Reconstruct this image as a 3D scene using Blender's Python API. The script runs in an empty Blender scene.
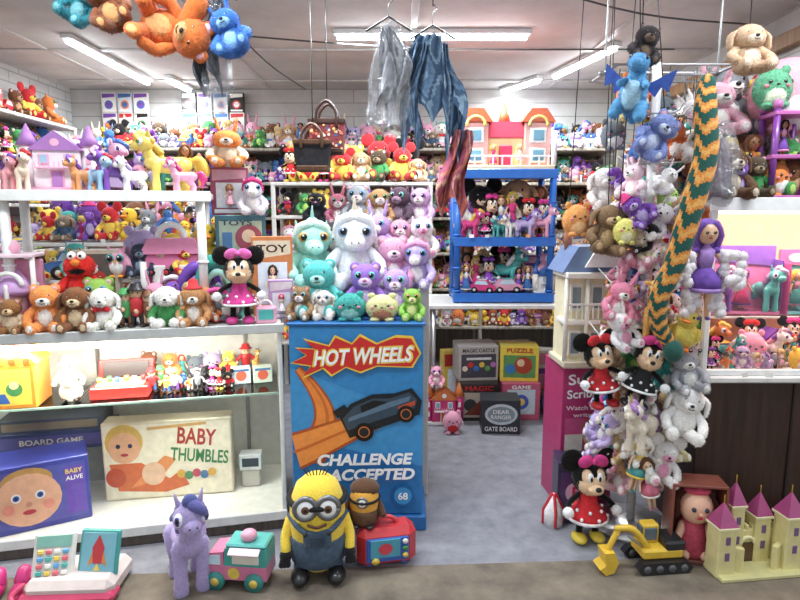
import bpy, math, random
import numpy as np
from mathutils import Matrix, Vector, Euler
R = random.Random(11)
NR = np.random.RandomState(5)
pi = math.pi

# ------------------------------------------------------------------ colours / materials
def hx(c):
    if not isinstance(c, str): return c
    c = c.lstrip('#')
    v = [int(c[i:i+2], 16)/255 for i in (0, 2, 4)]
    return tuple((x/12.92 if x <= .04045 else ((x+.055)/1.055)**2.4) for x in v)

def newmat(name):
    m = bpy.data.materials.new(name); m.use_nodes = True
    nt = m.node_tree; b = nt.nodes['Principled BSDF']
    return m, nt, b
def setin(b, **k):
    for n, v in k.items():
        n = n.replace('_', ' ')
        if n in b.inputs: b.inputs[n].default_value = v
def vcol(nt):
    a = nt.nodes.new('ShaderNodeAttribute'); a.attribute_name = 'Col'; return a.outputs['Color']
def noise(nt, scale, detail=3, coord='Object'):
    t = nt.nodes.new('ShaderNodeTexCoord'); n = nt.nodes.new('ShaderNodeTexNoise')
    n.inputs['Scale'].default_value = scale; n.inputs['Detail'].default_value = detail
    nt.links.new(t.outputs[coord], n.inputs['Vector']); return n
def bump(nt, b, src, st, dist=.01):
    n = nt.nodes.new('ShaderNodeBump'); n.inputs['Strength'].default_value = st; n.inputs['Distance'].default_value = dist
    nt.links.new(src, n.inputs['Height']); nt.links.new(n.outputs[0], b.inputs['Normal'])
def varied(nt, b, col, n, lo, hi):
    mr = nt.nodes.new('ShaderNodeMapRange'); mr.inputs['From Min'].default_value = .3; mr.inputs['From Max'].default_value = .7
    mr.inputs['To Min'].default_value = lo; mr.inputs['To Max'].default_value = hi
    nt.links.new(n.outputs['Fac'], mr.inputs['Value'])
    mx = nt.nodes.new('ShaderNodeVectorMath'); mx.operation = 'SCALE'
    nt.links.new(col, mx.inputs[0]); nt.links.new(mr.outputs[0], mx.inputs['Scale'])
    nt.links.new(mx.outputs[0], b.inputs['Base Color'])

def m_plush():
    m, nt, b = newmat('plush_fur'); setin(b, Roughness=.98, Sheen_Weight=.25, Sheen_Roughness=.5, Specular_IOR_Level=.15)
    n = noise(nt, 120, 4); varied(nt, b, vcol(nt), n, .88, 1.12); bump(nt, b, n.outputs['Fac'], .4, .004); return m
def m_plastic():
    m, nt, b = newmat('toy_plastic'); setin(b, Roughness=.36, Coat_Weight=.15)
    n = noise(nt, 20, 3); varied(nt, b, vcol(nt), n, .9, 1.04); return m
def m_metal():
    m, nt, b = newmat('brushed_metal'); setin(b, Roughness=.35, Metallic=.9)
    n = noise(nt, 60, 2); varied(nt, b, vcol(nt), n, .9, 1.05); return m
def m_glass():
    m = bpy.data.materials.new('pane_glass'); m.use_nodes = True; nt = m.node_tree; nt.nodes.clear()
    o = nt.nodes.new('ShaderNodeOutputMaterial'); mix = nt.nodes.new('ShaderNodeMixShader')
    t = nt.nodes.new('ShaderNodeBsdfTransparent'); t.inputs[0].default_value = (.95, .98, .97, 1)
    g = nt.nodes.new('ShaderNodeBsdfGlossy'); g.inputs['Roughness'].default_value = .03
    f = nt.nodes.new('ShaderNodeFresnel'); f.inputs[0].default_value = 1.45
    nt.links.new(f.outputs[0], mix.inputs[0]); nt.links.new(t.outputs[0], mix.inputs[1]); nt.links.new(g.outputs[0], mix.inputs[2])
    nt.links.new(mix.outputs[0], o.inputs[0]); return m
def m_film():
    m = bpy.data.materials.new('plastic_film'); m.use_nodes = True; nt = m.node_tree; nt.nodes.clear()
    o = nt.nodes.new('ShaderNodeOutputMaterial'); mix = nt.nodes.new('ShaderNodeMixShader'); mix.inputs[0].default_value = .3
    t = nt.nodes.new('ShaderNodeBsdfTransparent')
    b = nt.nodes.new('ShaderNodeBsdfPrincipled'); setin(b, Roughness=.08, Specular_IOR_Level=1.0, Metallic=.5)
    nt.links.new(vcol(nt), b.inputs['Base Color'])
    n = noise(nt, 14, 5); bump(nt, b, n.outputs['Fac'], 1.0, .12)
    nt.links.new(t.outputs[0], mix.inputs[1]); nt.links.new(b.outputs[0], mix.inputs[2]); nt.links.new(mix.outputs[0], o.inputs[0]); return m
def m_emit():
    m, nt, b = newmat('lamp_tube'); setin(b, Emission_Strength=18.0)
    c = vcol(nt); nt.links.new(c, b.inputs['Emission Color']); return m
def m_card():
    m, nt, b = newmat('printed_cardboard'); setin(b, Roughness=.42, Coat_Weight=.15)
    n = noise(nt, 30, 3); varied(nt, b, vcol(nt), n, .88, 1.05); return m
def m_cloth():
    m, nt, b = newmat('woven_cloth'); setin(b, Roughness=.9)
    n = noise(nt, 35, 5); varied(nt, b, vcol(nt), n, .75, 1.2); bump(nt, b, n.outputs['Fac'], .3, .01); return m
def m_wood():
    m, nt, b = newmat('dark_wood'); setin(b, Roughness=.5)
    t = nt.nodes.new('ShaderNodeTexCoord'); mp = nt.nodes.new('ShaderNodeMapping'); mp.inputs['Scale'].default_value = (14, 14, 1.2)
    n = nt.nodes.new('ShaderNodeTexNoise'); n.inputs['Scale'].default_value = 3; n.inputs['Detail'].default_value = 6
    nt.links.new(t.outputs['Object'], mp.inputs[0]); nt.links.new(mp.outputs[0], n.inputs['Vector'])
    varied(nt, b, vcol(nt), n, .6, 1.3); bump(nt, b, n.outputs['Fac'], .15, .005); return m
PL, PS, ME, GL, FI, EM, CA, CL, WO = range(9)
MATS = [m_plush(), m_plastic(), m_metal(), m_glass(), m_film(), m_emit(), m_card(), m_cloth(), m_wood()]

# ------------------------------------------------------------------ geometry accumulator
def XF(loc=(0, 0, 0), rot=(0, 0, 0), sc=1):
    if not hasattr(sc, '__len__'): sc = (sc,)*3
    return np.array(Matrix.LocRotScale(Vector(loc), Euler(rot), Vector(sc)))
class Geo:
    def __init__(s): s.v = []; s.l = []; s.c = []; s.col = []; s.m = []; s.s = []; s.n = 0; s.fuzzed = False
    def raw(s, V, L, C, col, mat, smooth):
        V = np.asarray(V, float).reshape(-1, 3); nf = len(C)
        s.v.append(V); s.l.append(np.asarray(L, np.int64)+s.n); s.c.append(np.asarray(C, np.int64))
        col = np.asarray(hx(col) if isinstance(col, str) else col, float)
        if col.ndim == 1: col = np.tile(col, (nf, 1))
        s.col.append(col); s.m.append(np.full(nf, mat)); s.s.append(np.full(nf, smooth)); s.n += len(V)
    def faces(s, V, F, col, mat=PS, smooth=False):
        s.raw(V, [i for f in F for i in f], [len(f) for f in F], col, mat, smooth)
    def fz(s):
        if len(s.v) > 1:
            for k in 'vlcms': setattr(s, k, [np.concatenate(getattr(s, k))])
            s.col = [np.concatenate(s.col)]
        return s
    def add(s, g, M=None):
        g.fz()
        if g.fuzzed: s.fuzzed = True
        V = g.v[0]
        if M is not None: V = V @ M[:3, :3].T + M[:3, 3]
        s.v.append(V); s.l.append(g.l[0]+s.n); s.c.append(g.c[0]); s.col.append(g.col[0]); s.m.append(g.m[0]); s.s.append(g.s[0]); s.n += len(V)
        return s
    def bb(s):
        s.fz(); return s.v[0].min(0), s.v[0].max(0)
    def remat(s, a, b): s.fz(); s.m[0] = np.where(s.m[0] == a, b, s.m[0]); return s
    def fuzz(s, dens, ln, w, cap=9000):
        """short fur blades grown from the plush faces"""
        s.fz(); V = s.v[0]; L = s.l[0]; C = s.c[0]; st = np.concatenate([[0], np.cumsum(C)[:-1]])
        sel = np.where((s.m[0] == PL) & (C <= 4))[0]
        s.fuzzed = True
        if len(sel) == 0: return s
        a = V[L[st[sel]]]; b = V[L[st[sel]+1]]; c = V[L[st[sel]+2]]; d = V[L[st[sel]+C[sel]-1]]
        nrm = np.cross(b-a, c-a)+np.cross(c-a, d-a)*(C[sel] == 4)[:, None]; ar = np.linalg.norm(nrm, axis=1)/2+1e-12
        n = int(min(cap, ar.sum()*dens)); 
        if n < 3: return s
        k = NR.choice(len(sel), n, p=ar/ar.sum()); u = NR.rand(n, 1); v = NR.rand(n, 1)
        P = (a[k]*(1-u)+b[k]*u)*(1-v)+(d[k]*(1-u)+c[k]*u)*v
        tri = (C[sel][k] == 3); fl = (u+v > 1)[:, 0]; uu = np.where(fl[:, None], 1-u, u); vv = np.where(fl[:, None], 1-v, v)
        P = np.where(tri[:, None], a[k]+(b[k]-a[k])*uu+(c[k]-a[k])*vv, P)
        N = nrm[k]/(2*ar[k])[:, None]; rd = NR.randn(n, 3); T = np.cross(N, rd); T /= np.linalg.norm(T, axis=1)[:, None]+1e-9
        tip = P+(N*.7+np.cross(N, T)*NR.uniform(-.9, .9, (n, 1))+np.array((0, 0, -.3)))*ln*NR.uniform(.6, 1.3, (n, 1))
        W = np.stack([P-T*w-N*ln*.1, P+T*w-N*ln*.1, tip], 1).reshape(-1, 3)
        cc = s.col[0][sel][k]*NR.uniform(.88, 1.25, (n, 1))
        s.raw(W, np.arange(3*n), np.full(n, 3), np.clip(cc, 0, 1), PL, False); s.fz(); return s
    # primitives -----------------
    def sph(s, c, r, col, mat=PL, rot=None, seg=None):
        if not hasattr(r, '__len__'): r = (r,)*3
        V, L, C = SPH(seg or SEG[0])
        V = V*np.array(r)
        if rot: V = V @ np.array(Euler(rot).to_matrix()).T
        s.raw(V+np.array(c), L, C, col, mat, True); return s
    def tube(s, pts, rads, col, mat=PL, seg=None, sm=0, cap=True, flat=1.0):
        seg = seg or max(6, SEG[0]-2)
        P = np.array(pts, float); 
        if not hasattr(rads, '__len__'): rads = [rads]*len(P)
        A = np.array(rads, float)
        if sm:
            Q = np.vstack([2*P[0]-P[1], P, 2*P[-1]-P[-2]]); o = []; oa = []
            for i in range(len(P)-1):
                for k in range(sm):
                    t = k/sm; a, b, c, d = Q[i:i+4]
                    o.append(.5*((2*b)+(c-a)*t+(2*a-5*b+4*c-d)*t*t+(3*b-a-3*c+d)*t**3)); oa.append(A[i]*(1-t)+A[i+1]*t)
            o.append(P[-1]); oa.append(A[-1]); P = np.array(o); A = np.array(oa)
        if cap:
            t0 = P[0]-P[1]; t0 /= np.linalg.norm(t0)+1e-9; t1 = P[-1]-P[-2]; t1 /= np.linalg.norm(t1)+1e-9
            P = np.vstack([P[0]+t0*A[0]*.9, P[0]+t0*A[0]*.6, P, P[-1]+t1*A[-1]*.6, P[-1]+t1*A[-1]*.9])
            A = np.concatenate([[A[0]*.4, A[0]*.78], A, [A[-1]*.78, A[-1]*.4]])
        n = len(P); T = np.gradient(P, axis=0); T /= (np.linalg.norm(T, axis=1)[:, None]+1e-9)
        u = np.cross(T[0], (0, 0, 1.)); 
        if np.linalg.norm(u) < .2: u = np.cross(T[0], (0, 1., 0))
        V = []; an = np.arange(seg)*2*pi/seg
        for i in range(n):
            u = u-T[i]*u.dot(T[i]); u /= np.linalg.norm(u)+1e-9; w = np.cross(T[i], u)
            V.append(P[i]+A[i]*(np.cos(an)[:, None]*u+flat*np.sin(an)[:, None]*w))
        F = [(i*seg+j, i*seg+(j+1) % seg, (i+1)*seg+(j+1) % seg, (i+1)*seg+j) for i in range(n-1) for j in range(seg)]
        F += [tuple(range(seg))[::-1], tuple((n-1)*seg+j for j in range(seg))]
        if callable(col): col = [hx(col(i/(n-1), j)) for i in range(n-1) for j in range(seg)]+[hx(col(0, 0)), hx(col(1, 0))]
        s.faces(np.vstack(V), F, col, mat, True); return s
    def cyl(s, a, b, r, col, mat=PS, r2=None, seg=14): return s.tube([a, b], [r, r if r2 is None else r2], col, mat, seg, 0, False)
    def lathe(s, prof, col, mat=PS, c=(0, 0, 0), seg=16, sm=True):
        an = np.arange(seg)*2*pi/seg; n = len(prof)
        V = np.vstack([np.stack([r*np.cos(an)+c[0], r*np.sin(an)+c[1], np.full(seg, z+c[2])], 1) for r, z in prof])
        F = [(i*seg+j, i*seg+(j+1) % seg, (i+1)*seg+(j+1) % seg, (i+1)*seg+j) for i in range(n-1) for j in range(seg)]
        F += [tuple(range(seg))[::-1], tuple((n-1)*seg+j for j in range(seg))]
        s.faces(V, F, col, mat, sm); return s
    def box(s, c, d, col, mat=PS, rot=None, bev=None):
        d = np.array(d, float)/2; b = min(.006, d.min()*.4) if bev is None else min(bev, d.min()*.95)
        V = []; idx = {}
        for sx in (-1, 1):
            for sy in (-1, 1):
                for sz in (-1, 1):
                    sg = np.array((sx, sy, sz))
                    for a in range(3):
                        e = d-b; e[a] = d[a]; idx[(sx, sy, sz, a)] = len(V); V.append(sg*e)
        F = []; I = lambda sg, a: idx[(sg[0], sg[1], sg[2], a)]
        for a in range(3):
            o = [k for k in range(3) if k != a]
            for q in (-1, 1):
                f = []
                for (p, r) in ((-1, -1), (1, -1), (1, 1), (-1, 1)):
                    sg = [0, 0, 0]; sg[a] = q; sg[o[0]] = p; sg[o[1]] = r; f.append(I(sg, a))
                if (q > 0) == (a == 1): f = f[::-1]
                F.append(tuple(f))
            for p in (-1, 1):
                for r in (-1, 1):
                    s1 = [0, 0, 0]; s1[o[0]] = p; s1[o[1]] = r; s2 = list(s1); s1[a] = -1; s2[a] = 1
                    F.append((I(s1, o[0]), I(s2, o[0]), I(s2, o[1]), I(s1, o[1])))
        for sx in (-1, 1):
            for sy in (-1, 1):
                for sz in (-1, 1): F.append(tuple(idx[(sx, sy, sz, a)] for a in range(3)))
        V = np.array(V)
        if rot: V = V @ np.array(Euler(rot).to_matrix()).T
        s.faces(V+np.array(c), F, col, mat, False); return s
    def prism(s, pts, y0, y1, col, mat=PS):
        n = len(pts); V = [(x, y0, z) for x, z in pts]+[(x, y1, z) for x, z in pts]
        F = [tuple(range(n)), tuple(range(n, 2*n))[::-1]]+[(i, i+n, (i+1) % n+n, (i+1) % n) for i in range(n)]
        s.faces(V, F, col, mat, False); return s
    def flat(s, pts, y, col, mat=CA): return s.prism(pts, y, y+.0006, col, mat)
    def disc(s, x, z, r, y, col, mat=CA, n=20, rz=None):
        return s.flat([(x+r*math.cos(i*2*pi/n), z+(rz or r)*math.sin(i*2*pi/n)) for i in range(n)], y, col, mat)
    def torus(s, c, R_, r, col, mat=PS, rot=(0, 0, 0), a0=0, a1=2*pi, n=20, seg=8):
        m = np.array(Euler(rot).to_matrix())
        P = [np.array((R_*math.cos(a0+(a1-a0)*i/n), 0, R_*math.sin(a0+(a1-a0)*i/n))) @ m.T+np.array(c) for i in range(n+1)]
        return s.tube(P, [r]*len(P), col, mat, seg, 0, False)
_s = {}
SEG = [14]
def SPH(seg):
    if seg not in _s:
        rg = max(4, int(seg*.6)); V = [(0, 0, 1)]
        for i in range(1, rg):
            p = pi*i/rg
            for j in range(seg): V.append((math.sin(p)*math.cos(2*pi*j/seg), math.sin(p)*math.sin(2*pi*j/seg), math.cos(p)))
        V.append((0, 0, -1)); F = []
        for j in range(seg): F.append((0, 1+j, 1+(j+1) % seg))
        for i in range(rg-2):
            for j in range(seg): a = 1+i*seg; F.append((a+j, a+seg+j, a+seg+(j+1) % seg, a+(j+1) % seg))
        a = 1+(rg-2)*seg
        for j in range(seg): F.append((a+j, len(V)-1, a+(j+1) % seg))
        _s[seg] = (np.array(V), [i for f in F for i in f], [len(f) for f in F])
    return _s[seg]

SAT = .92
def make(name, g, loc=(0, 0, 0), rot=0, sc=1, parent=None, fur=.0075):
    g.fz()
    if not hasattr(sc, '__len__'): sc = (sc,)*3
    q = Geo(); q.add(g); q.fz(); q.v[0] = q.v[0]*np.array(sc)
    if not g.fuzzed and len(q.v[0]) < 60000: q.fuzz(70000, fur, fur*.17, 11000)
    g = q; V = g.v[0]
    me = bpy.data.meshes.new(name); nl = len(g.l[0]); nf = len(g.c[0])
    me.vertices.add(len(V)); me.vertices.foreach_set('co', V.astype(np.float32).ravel())
    me.loops.add(nl); me.loops.foreach_set('vertex_index', g.l[0].astype(np.int32))
    me.polygons.add(nf); st = np.concatenate([[0], np.cumsum(g.c[0])[:-1]])
    me.polygons.foreach_set('loop_start', st.astype(np.int32))
    used = np.unique(g.m[0]); me.polygons.foreach_set('material_index', np.searchsorted(used, g.m[0]).astype(np.int32))
    me.polygons.foreach_set('use_smooth', g.s[0].astype(bool))
    for u in used: me.materials.append(MATS[int(u)])
    me.update(calc_edges=True)
    ca = me.color_attributes.new('Col', 'FLOAT_COLOR', 'CORNER')
    col = g.col[0]; lum = (col @ np.array((.21, .72, .07)))[:, None]; col = np.clip(lum+(col-lum)*SAT, 0, 1)
    cc = np.ones((nl, 4), np.float32); cc[:, :3] = np.repeat(col, g.c[0], axis=0); ca.data.foreach_set('color', cc.ravel())
    ob = bpy.data.objects.new(name, me); bpy.context.scene.collection.objects.link(ob)
    ob.location = loc; ob.rotation_euler = rot if hasattr(rot, '__len__') else (0, 0, rot)
    if parent: ob.parent = parent
    return ob

_t = {}
def text(g, s, x, z, w, y, col, h=None, off=.02, shear=0, rot=0, mat=CA):
    key = (s, off, shear)
    if key not in _t:
        cu = bpy.data.curves.new('lettering', 'FONT'); cu.body = s; cu.offset = off; cu.shear = shear; cu.resolution_u = 3
        ob = bpy.data.objects.new('lettering', cu); bpy.context.scene.collection.objects.link(ob)
        dg = bpy.context.evaluated_depsgraph_get(); me = bpy.data.meshes.new_from_object(ob.evaluated_get(dg))
        V = np.array([v.co[:] for v in me.vertices]); F = [tuple(p.vertices) for p in me.polygons]
        bpy.data.objects.remove(ob); bpy.data.curves.remove(cu); bpy.data.meshes.remove(me)
        lo = V.min(0); hi = V.max(0); V = (V-(lo+hi)/2); V[:, :2] /= (hi-lo)[0]
        _t[key] = (V, F, (hi-lo)[1]/(hi-lo)[0])
    V, F, asp = _t[key]
    sx = w; sz = w if h is None else h/asp
    a = V[:, 0]*sx; b = V[:, 1]*sz; c_, s_ = math.cos(rot), math.sin(rot)
    W = np.stack([x+a*c_-b*s_, np.full(len(V), y), z+a*s_+b*c_], 1)
    g.faces(W, F, col, mat, False)

# ------------------------------------------------------------------ toy makers (face -Y, base z=0, about 1 tall)
def eyes(g, x, y, z, r, big=False, iris='#3a8fd0'):
    for s in (-1, 1):
        if big:
            g.sph((s*x, y, z), (r, r*.55, r), iris, PS)
            g.sph((s*x*.97, y-r*.2, z), (r*.78, r*.45, r*.8), '#080808', PS, seg=10); g.sph((s*x*.94-r*.2, y-r*.6, z+r*.3), r*.2, '#ffffff', PS, seg=6)  # small white bead is a painted highlight on the pupil
        else:
            g.sph((s*x, y, z), (r, r*.6, r), '#0a0a0a', PS, seg=8); g.sph((s*x-r*.3, y-r*.5, z+r*.3), r*.25, '#ffffff', PS, seg=6)  # white bead: painted glint, as on the big eyes
def ears(g, kind, c, inner, z=.9, x=.19, y=-.02):
    for s in (-1, 1):
        if kind == 'round': g.sph((s*x, y, z), (.1, .05, .1), c); g.sph((s*x, y-.03, z), (.06, .035, .06), inner)
        elif kind == 'mouse': g.sph((s*(x+.07), y, z+.08), (.16, .045, .16), c)
        elif kind == 'cat': g.tube([(s*x, y, z-.08), (s*(x+.04), y, z+.1)], [.09, .015], c, flat=.5); g.tube([(s*x, y-.03, z-.06), (s*(x+.03), y-.03, z+.05)], [.05, .01], inner, flat=.4)
        elif kind == 'bunny': g.tube([(s*x*.6, y, z-.06), (s*x*.9, y, z+.15), (s*x*1.1, y, z+.36)], [.05, .08, .04], c, flat=.45, sm=3); g.tube([(s*x*.65, y-.03, z), (s*x*1.05, y-.03, z+.28)], [.03, .035], inner, flat=.4)
        elif kind == 'flop': g.tube([(s*x*1., y, z-.05), (s*(x+.14), y-.02, z-.16), (s*(x+.16), y-.04, z-.36)], [.06, .09, .07], c, flat=.5, sm=3)
def teddy(c, belly=None, ear='round', snout=None, big=False, iris='#3a8fd0', horn=None, nose='#1a1a1a', mane=None, shirt=None, inner='#f0b8c0', hat=None, bow=None, badge=None):
    g = Geo(); belly = belly or c; snout = snout or belly
    g.sph((0, 0, .3), (.25, .21, .31), shirt or c)
    if not shirt: g.sph((0, -.07, .3), (.18, .16, .23), belly)
    if badge: g.sph((0, -.2, .3), (.09, .04, .08), badge)
    g.sph((0, -.03, .72), (.28, .24, .25), c)
    if mane:
        g.sph((0, -.24, .63), (.14, .15, .11), c); g.sph((0, -.34, .61), (.115, .07, .085), snout)
        for s in (-1, 1): g.sph((s*.045, -.405, .63), .012, '#705060', PS, seg=6)
    else:
        g.sph((0, -.22, .65), (.13, .1, .09), snout); g.sph((0, -.32, .685), (.042, .03, .03), nose, PS, seg=8)
        g.tube([(-.05, -.315, .625), (0, -.325, .61), (.05, -.315, .625)], .008, '#30181a', PS, seg=5)
    eyes(g, (.15 if mane else .12) if big else .1, -.225, .77, .07 if big else .035, big, iris); ears(g, ear, c, inner)
    for s in (-1, 1):
        g.tube([(s*.2, -.02, .48), (s*.33, -.12, .34), (s*.31, -.26, .24)], [.085, .085, .08], shirt or c, sm=3); g.sph((s*.31, -.28, .22), .078, c)
        g.tube([(s*.13, -.06, .12), (s*.2, -.3, .11), (s*.22, -.38, .12)], [.12, .105, .1], c, sm=2)
        g.sph((s*.22, -.44, .13), (.1, .05, .12), c); g.sph((s*.22, -.475, .13), (.06, .025, .075), belly)
    if horn: g.tube([(0, -.1, .93), (0, -.14, 1.22)], [.05, .008], horn, PS)
    if mane:
        for i in range(6): a = i/5; g.sph((.03*math.sin(i*2), -.1+.28*a, .97-.32*a*a), (.09, .08, .09), mane)
        for s in (-1, 1): g.tube([(s*.05, -.15, .96), (s*.2, -.12, .9), (s*.27, -.08, .7)], [.06, .06, .03], mane, sm=2)
    if hat: g.lathe([(.22, .9), (.2, .93), (.13, .95), (.11, 1.1), (.03, 1.14)], hat, CL)
    if bow:
        for s in (-1, 1): g.sph((s*.1, -.2, .5), (.09, .04, .06), bow)
        g.sph((0, -.22, .5), .035, bow)
    return g
def boo(c, belly, iris, ear='cat', snout=None): return teddy(c, belly, ear, snout or belly, True, iris, nose='#d070a0')
def owl(c, belly, iris):
    g = Geo(); g.sph((0, 0, .46), (.36, .3, .46), c); g.sph((0, -.12, .36), (.25, .2, .3), belly)
    eyes(g, .15, -.27, .62, .13, True, iris); g.tube([(0, -.3, .52), (0, -.38, .46)], [.05, .01], '#f0a020', PS)
    for s in (-1, 1):
        g.tube([(s*.2, 0, .84), (s*.28, 0, 1.0)], [.08, .01], c); g.sph((s*.36, 0, .42), (.08, .16, .26), c, rot=(0, s*-.25, 0)); g.sph((s*.13, -.22, .05), (.1, .12, .05), '#f0a020')
    return g
def pony(c, mane, eye='#8040a0', horn=None, mane2=None, mark=None):
    g = Geo(); mane2 = mane2 or mane
    g.tube([(0, .3, .5), (0, .12, .49), (0, -.08, .49), (0, -.24, .53)], [.16, .155, .145, .155], c, sm=3)
    g.tube([(0, -.24, .56), (0, -.32, .7), (0, -.34, .8)], [.13, .1, .1], c, sm=2)
    g.sph((0, -.38, .86), (.165, .18, .16), c); g.sph((0, -.53, .8), (.095, .1, .08), c)
    for s in (-1, 1):
        g.sph((s*.035, -.62, .815), .01, '#553050', PS, seg=6)
        g.sph((s*.115, -.475, .88), (.05, .06, .07), '#f8f8f8', PS); g.sph((s*.128, -.497, .88), (.035, .045, .055), eye, PS, seg=8); g.sph((s*.136, -.515, .885), (.02, .03, .035), '#101010', PS, seg=6)
        g.tube([(s*.1, -.33, .98), (s*.13, -.33, 1.1)], [.05, .012], c, flat=.6)
        g.tube([(s*.1, -.22, .5), (s*.105, -.23, .27), (s*.11, -.23, .04)], [.09, .06, .075], c, sm=2)
        g.tube([(s*.1, .27, .5), (s*.11, .2, .33), (s*.11, .31, .21), (s*.11, .29, .04)], [.12, .085, .06, .075], c, sm=2)
        if mark: g.sph((s*.15, .27, .55), (.02, .05, .05), mark, PL)
    for i in range(7):
        a = i/6; g.tube([(0, -.42+.2*a, 1.03-.2*a), (.1*math.sin(i*1.7), -.3+.22*a, .95-.3*a)], [.075, .06], mane if i % 2 else mane2)
    g.tube([(.02, -.47, 1.0), (.1, -.54, .95), (.14, -.5, .88)], [.06, .05, .02], mane, sm=2)
    g.tube([(0, .42, .56), (.02, .58, .6), (.05, .66, .4), (.03, .58, .16)], [.04, .1, .12, .03], mane, sm=4); g.tube([(0, .42, .58), (-.04, .56, .54), (-.02, .62, .3)], [.03, .09, .03], mane2, sm=3)
    if horn: g.tube([(0, -.46, 1.0), (0, -.55, 1.22)], [.035, .006], horn, PS)
    return g
def tpony(*a, **k): g = pony(*a, **k); g.remat(PL, PS); return g
def doll(skin, hair, dress, dress2=None, long=True, crown=None):
    g = Geo(); dress2 = dress2 or dress
    for s in (-1, 1):
        g.tube([(s*.045, 0, .3), (s*.045, 0, .03)], [.04, .022], skin, PS, seg=8); g.sph((s*.045, -.025, .02), (.025, .05, .02), dress, PS, seg=8)
        g.tube([(s*.08, 0, .7), (s*.16, -.01, .57), (s*.2, -.07, .46)], [.028, .022, .017], skin, PS, seg=7, sm=2); g.sph((s*.205, -.085, .445), (.018, .02, .028), skin, PS, seg=6); g.sph((s*.09, 0, .7), (.045, .04, .04), dress, CL, seg=8)
    h = .14 if long else .3
    g.lathe([(.2 if long else .16, h), (.15, h+.12), (.06, .53)], dress, CL); g.lathe([(.205 if long else .165, h-.01), (.2 if long else .16, h+.03)], dress2, CL)
    g.lathe([(.055, .52), (.075, .62), (.08, .7), (.03, .74), (.025, .79)], dress2, CL)
    g.sph((0, -.005, .87), (.095, .09, .11), skin, PS); g.sph((0, .03, .9), (.115, .1, .12), hair)
    g.tube([(0, .06, .9), (.03, .1, .7), (0, .1, .52)], [.1, .09, .04], hair, sm=3)
    for s in (-1, 1): g.tube([(s*.06, -.03, .96), (s*.12, .0, .85), (s*.1, .03, .68)], [.04, .04, .02], hair, sm=2)
    eyes(g, .038, -.09, .88, .017); g.sph((0, -.1, .855), (.012, .015, .012), skin, PS, seg=6); g.sph((0, -.088, .825), (.022, .01, .009), '#d03050', PS, seg=8)
    if crown: g.lathe([(.07, .96), (.09, 1.02)], crown, ME)
    return g
def mousegirl(dress='#e83898', bowc=None, dots=True, skin='#f2cfa8', stand=True):
    g = Geo(); bowc = bowc or dress
    for s in (-1, 1):
        g.tube([(s*.08, 0, .35), (s*.1, -.02, .08)], [.035, .035], '#15110f'); g.sph((s*.11, -.06, .055), (.085, .13, .055), '#f0d020' if dress == '#d81e28' else dress, PS)
        g.tube([(s*.12, 0, .55), (s*.24, -.04, .48), (s*.28, -.12, .42)], .03, '#15110f', sm=2); g.sph((s*.29, -.14, .41), (.06, .06, .06), '#f6f6f6')
        g.sph((s*.21, .01, .96), (.135, .035, .135), '#15110f')
        g.sph((s*.09, -.1, .99), (.095, .045, .07), bowc, CL, rot=(0, s*.4, 0))
    g.sph((0, -.12, .99), .035, bowc, CL)
    g.lathe([(.24, .28), (.22, .34), (.11, .46), (.1, .56), (.05, .6)], dress, CL); g.lathe([(.25, .27), (.245, .3)], '#ffffff', CL)
    if dots:
        for i in range(14):
            a = i*2*pi/14; z = .33 if i % 2 else .4; r = .225 if i % 2 else .175
            g.sph((r*math.cos(a), r*math.sin(a), z), .022, '#ffffff', CL, seg=6)
    g.sph((0, 0, .76), (.2, .18, .19), '#15110f'); g.sph((0, -.06, .73), (.17, .14, .15), skin); g.sph((-.07, -.1, .8), (.07, .08, .1), skin); g.sph((.07, -.1, .8), (.07, .08, .1), skin)
    g.sph((0, -.2, .7), (.09, .07, .05), skin); g.sph((0, -.27, .725), (.035, .03, .028), '#0a0a0a', PS)
    for s in (-1, 1): g.sph((s*.055, -.17, .82), (.035, .02, .06), '#ffffff', PS); g.sph((s*.05, -.19, .81), (.015, .01, .03), '#0a0a0a', PS)
    g.sph((0, -.2, .665), (.06, .03, .018), '#c02030', PS)
    return g
def squish(c, belly, cheek='#f090a0', hor=False):
    g = Geo(); g.sph((0, 0, .45), (.4, .34, .45), c); g.sph((0, -.12, .32), (.27, .23, .28), belly); eyes(g, .15, -.31, .56, .04)
    for s in (-1, 1): g.sph((s*.22, -.28, .48), (.05, .03, .035), cheek); g.sph((s*.25, 0, .87), (.09, .06, .1), c); g.sph((s*.17, -.22, .06), (.11, .13, .07), c)
    g.sph((0, -.33, .5), (.04, .03, .025), '#302020', PS); return g
def duck(c='#f6d020'):
    g = Geo(); g.sph((0, .05, .32), (.3, .38, .3), c); g.sph((0, -.14, .74), (.22, .22, .22), c); g.tube([(0, -.05, .5), (0, -.12, .65)], .16, c)
    g.sph((0, -.37, .7), (.12, .12, .04), '#f08018', PS); eyes(g, .1, -.32, .8, .035)
    for s in (-1, 1): g.sph((s*.29, .08, .36), (.07, .22, .15), c); g.sph((s*.13, -.2, .04), (.1, .16, .04), '#f08018')
    g.tube([(0, .36, .4), (0, .5, .56)], [.12, .02], c); return g
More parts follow.
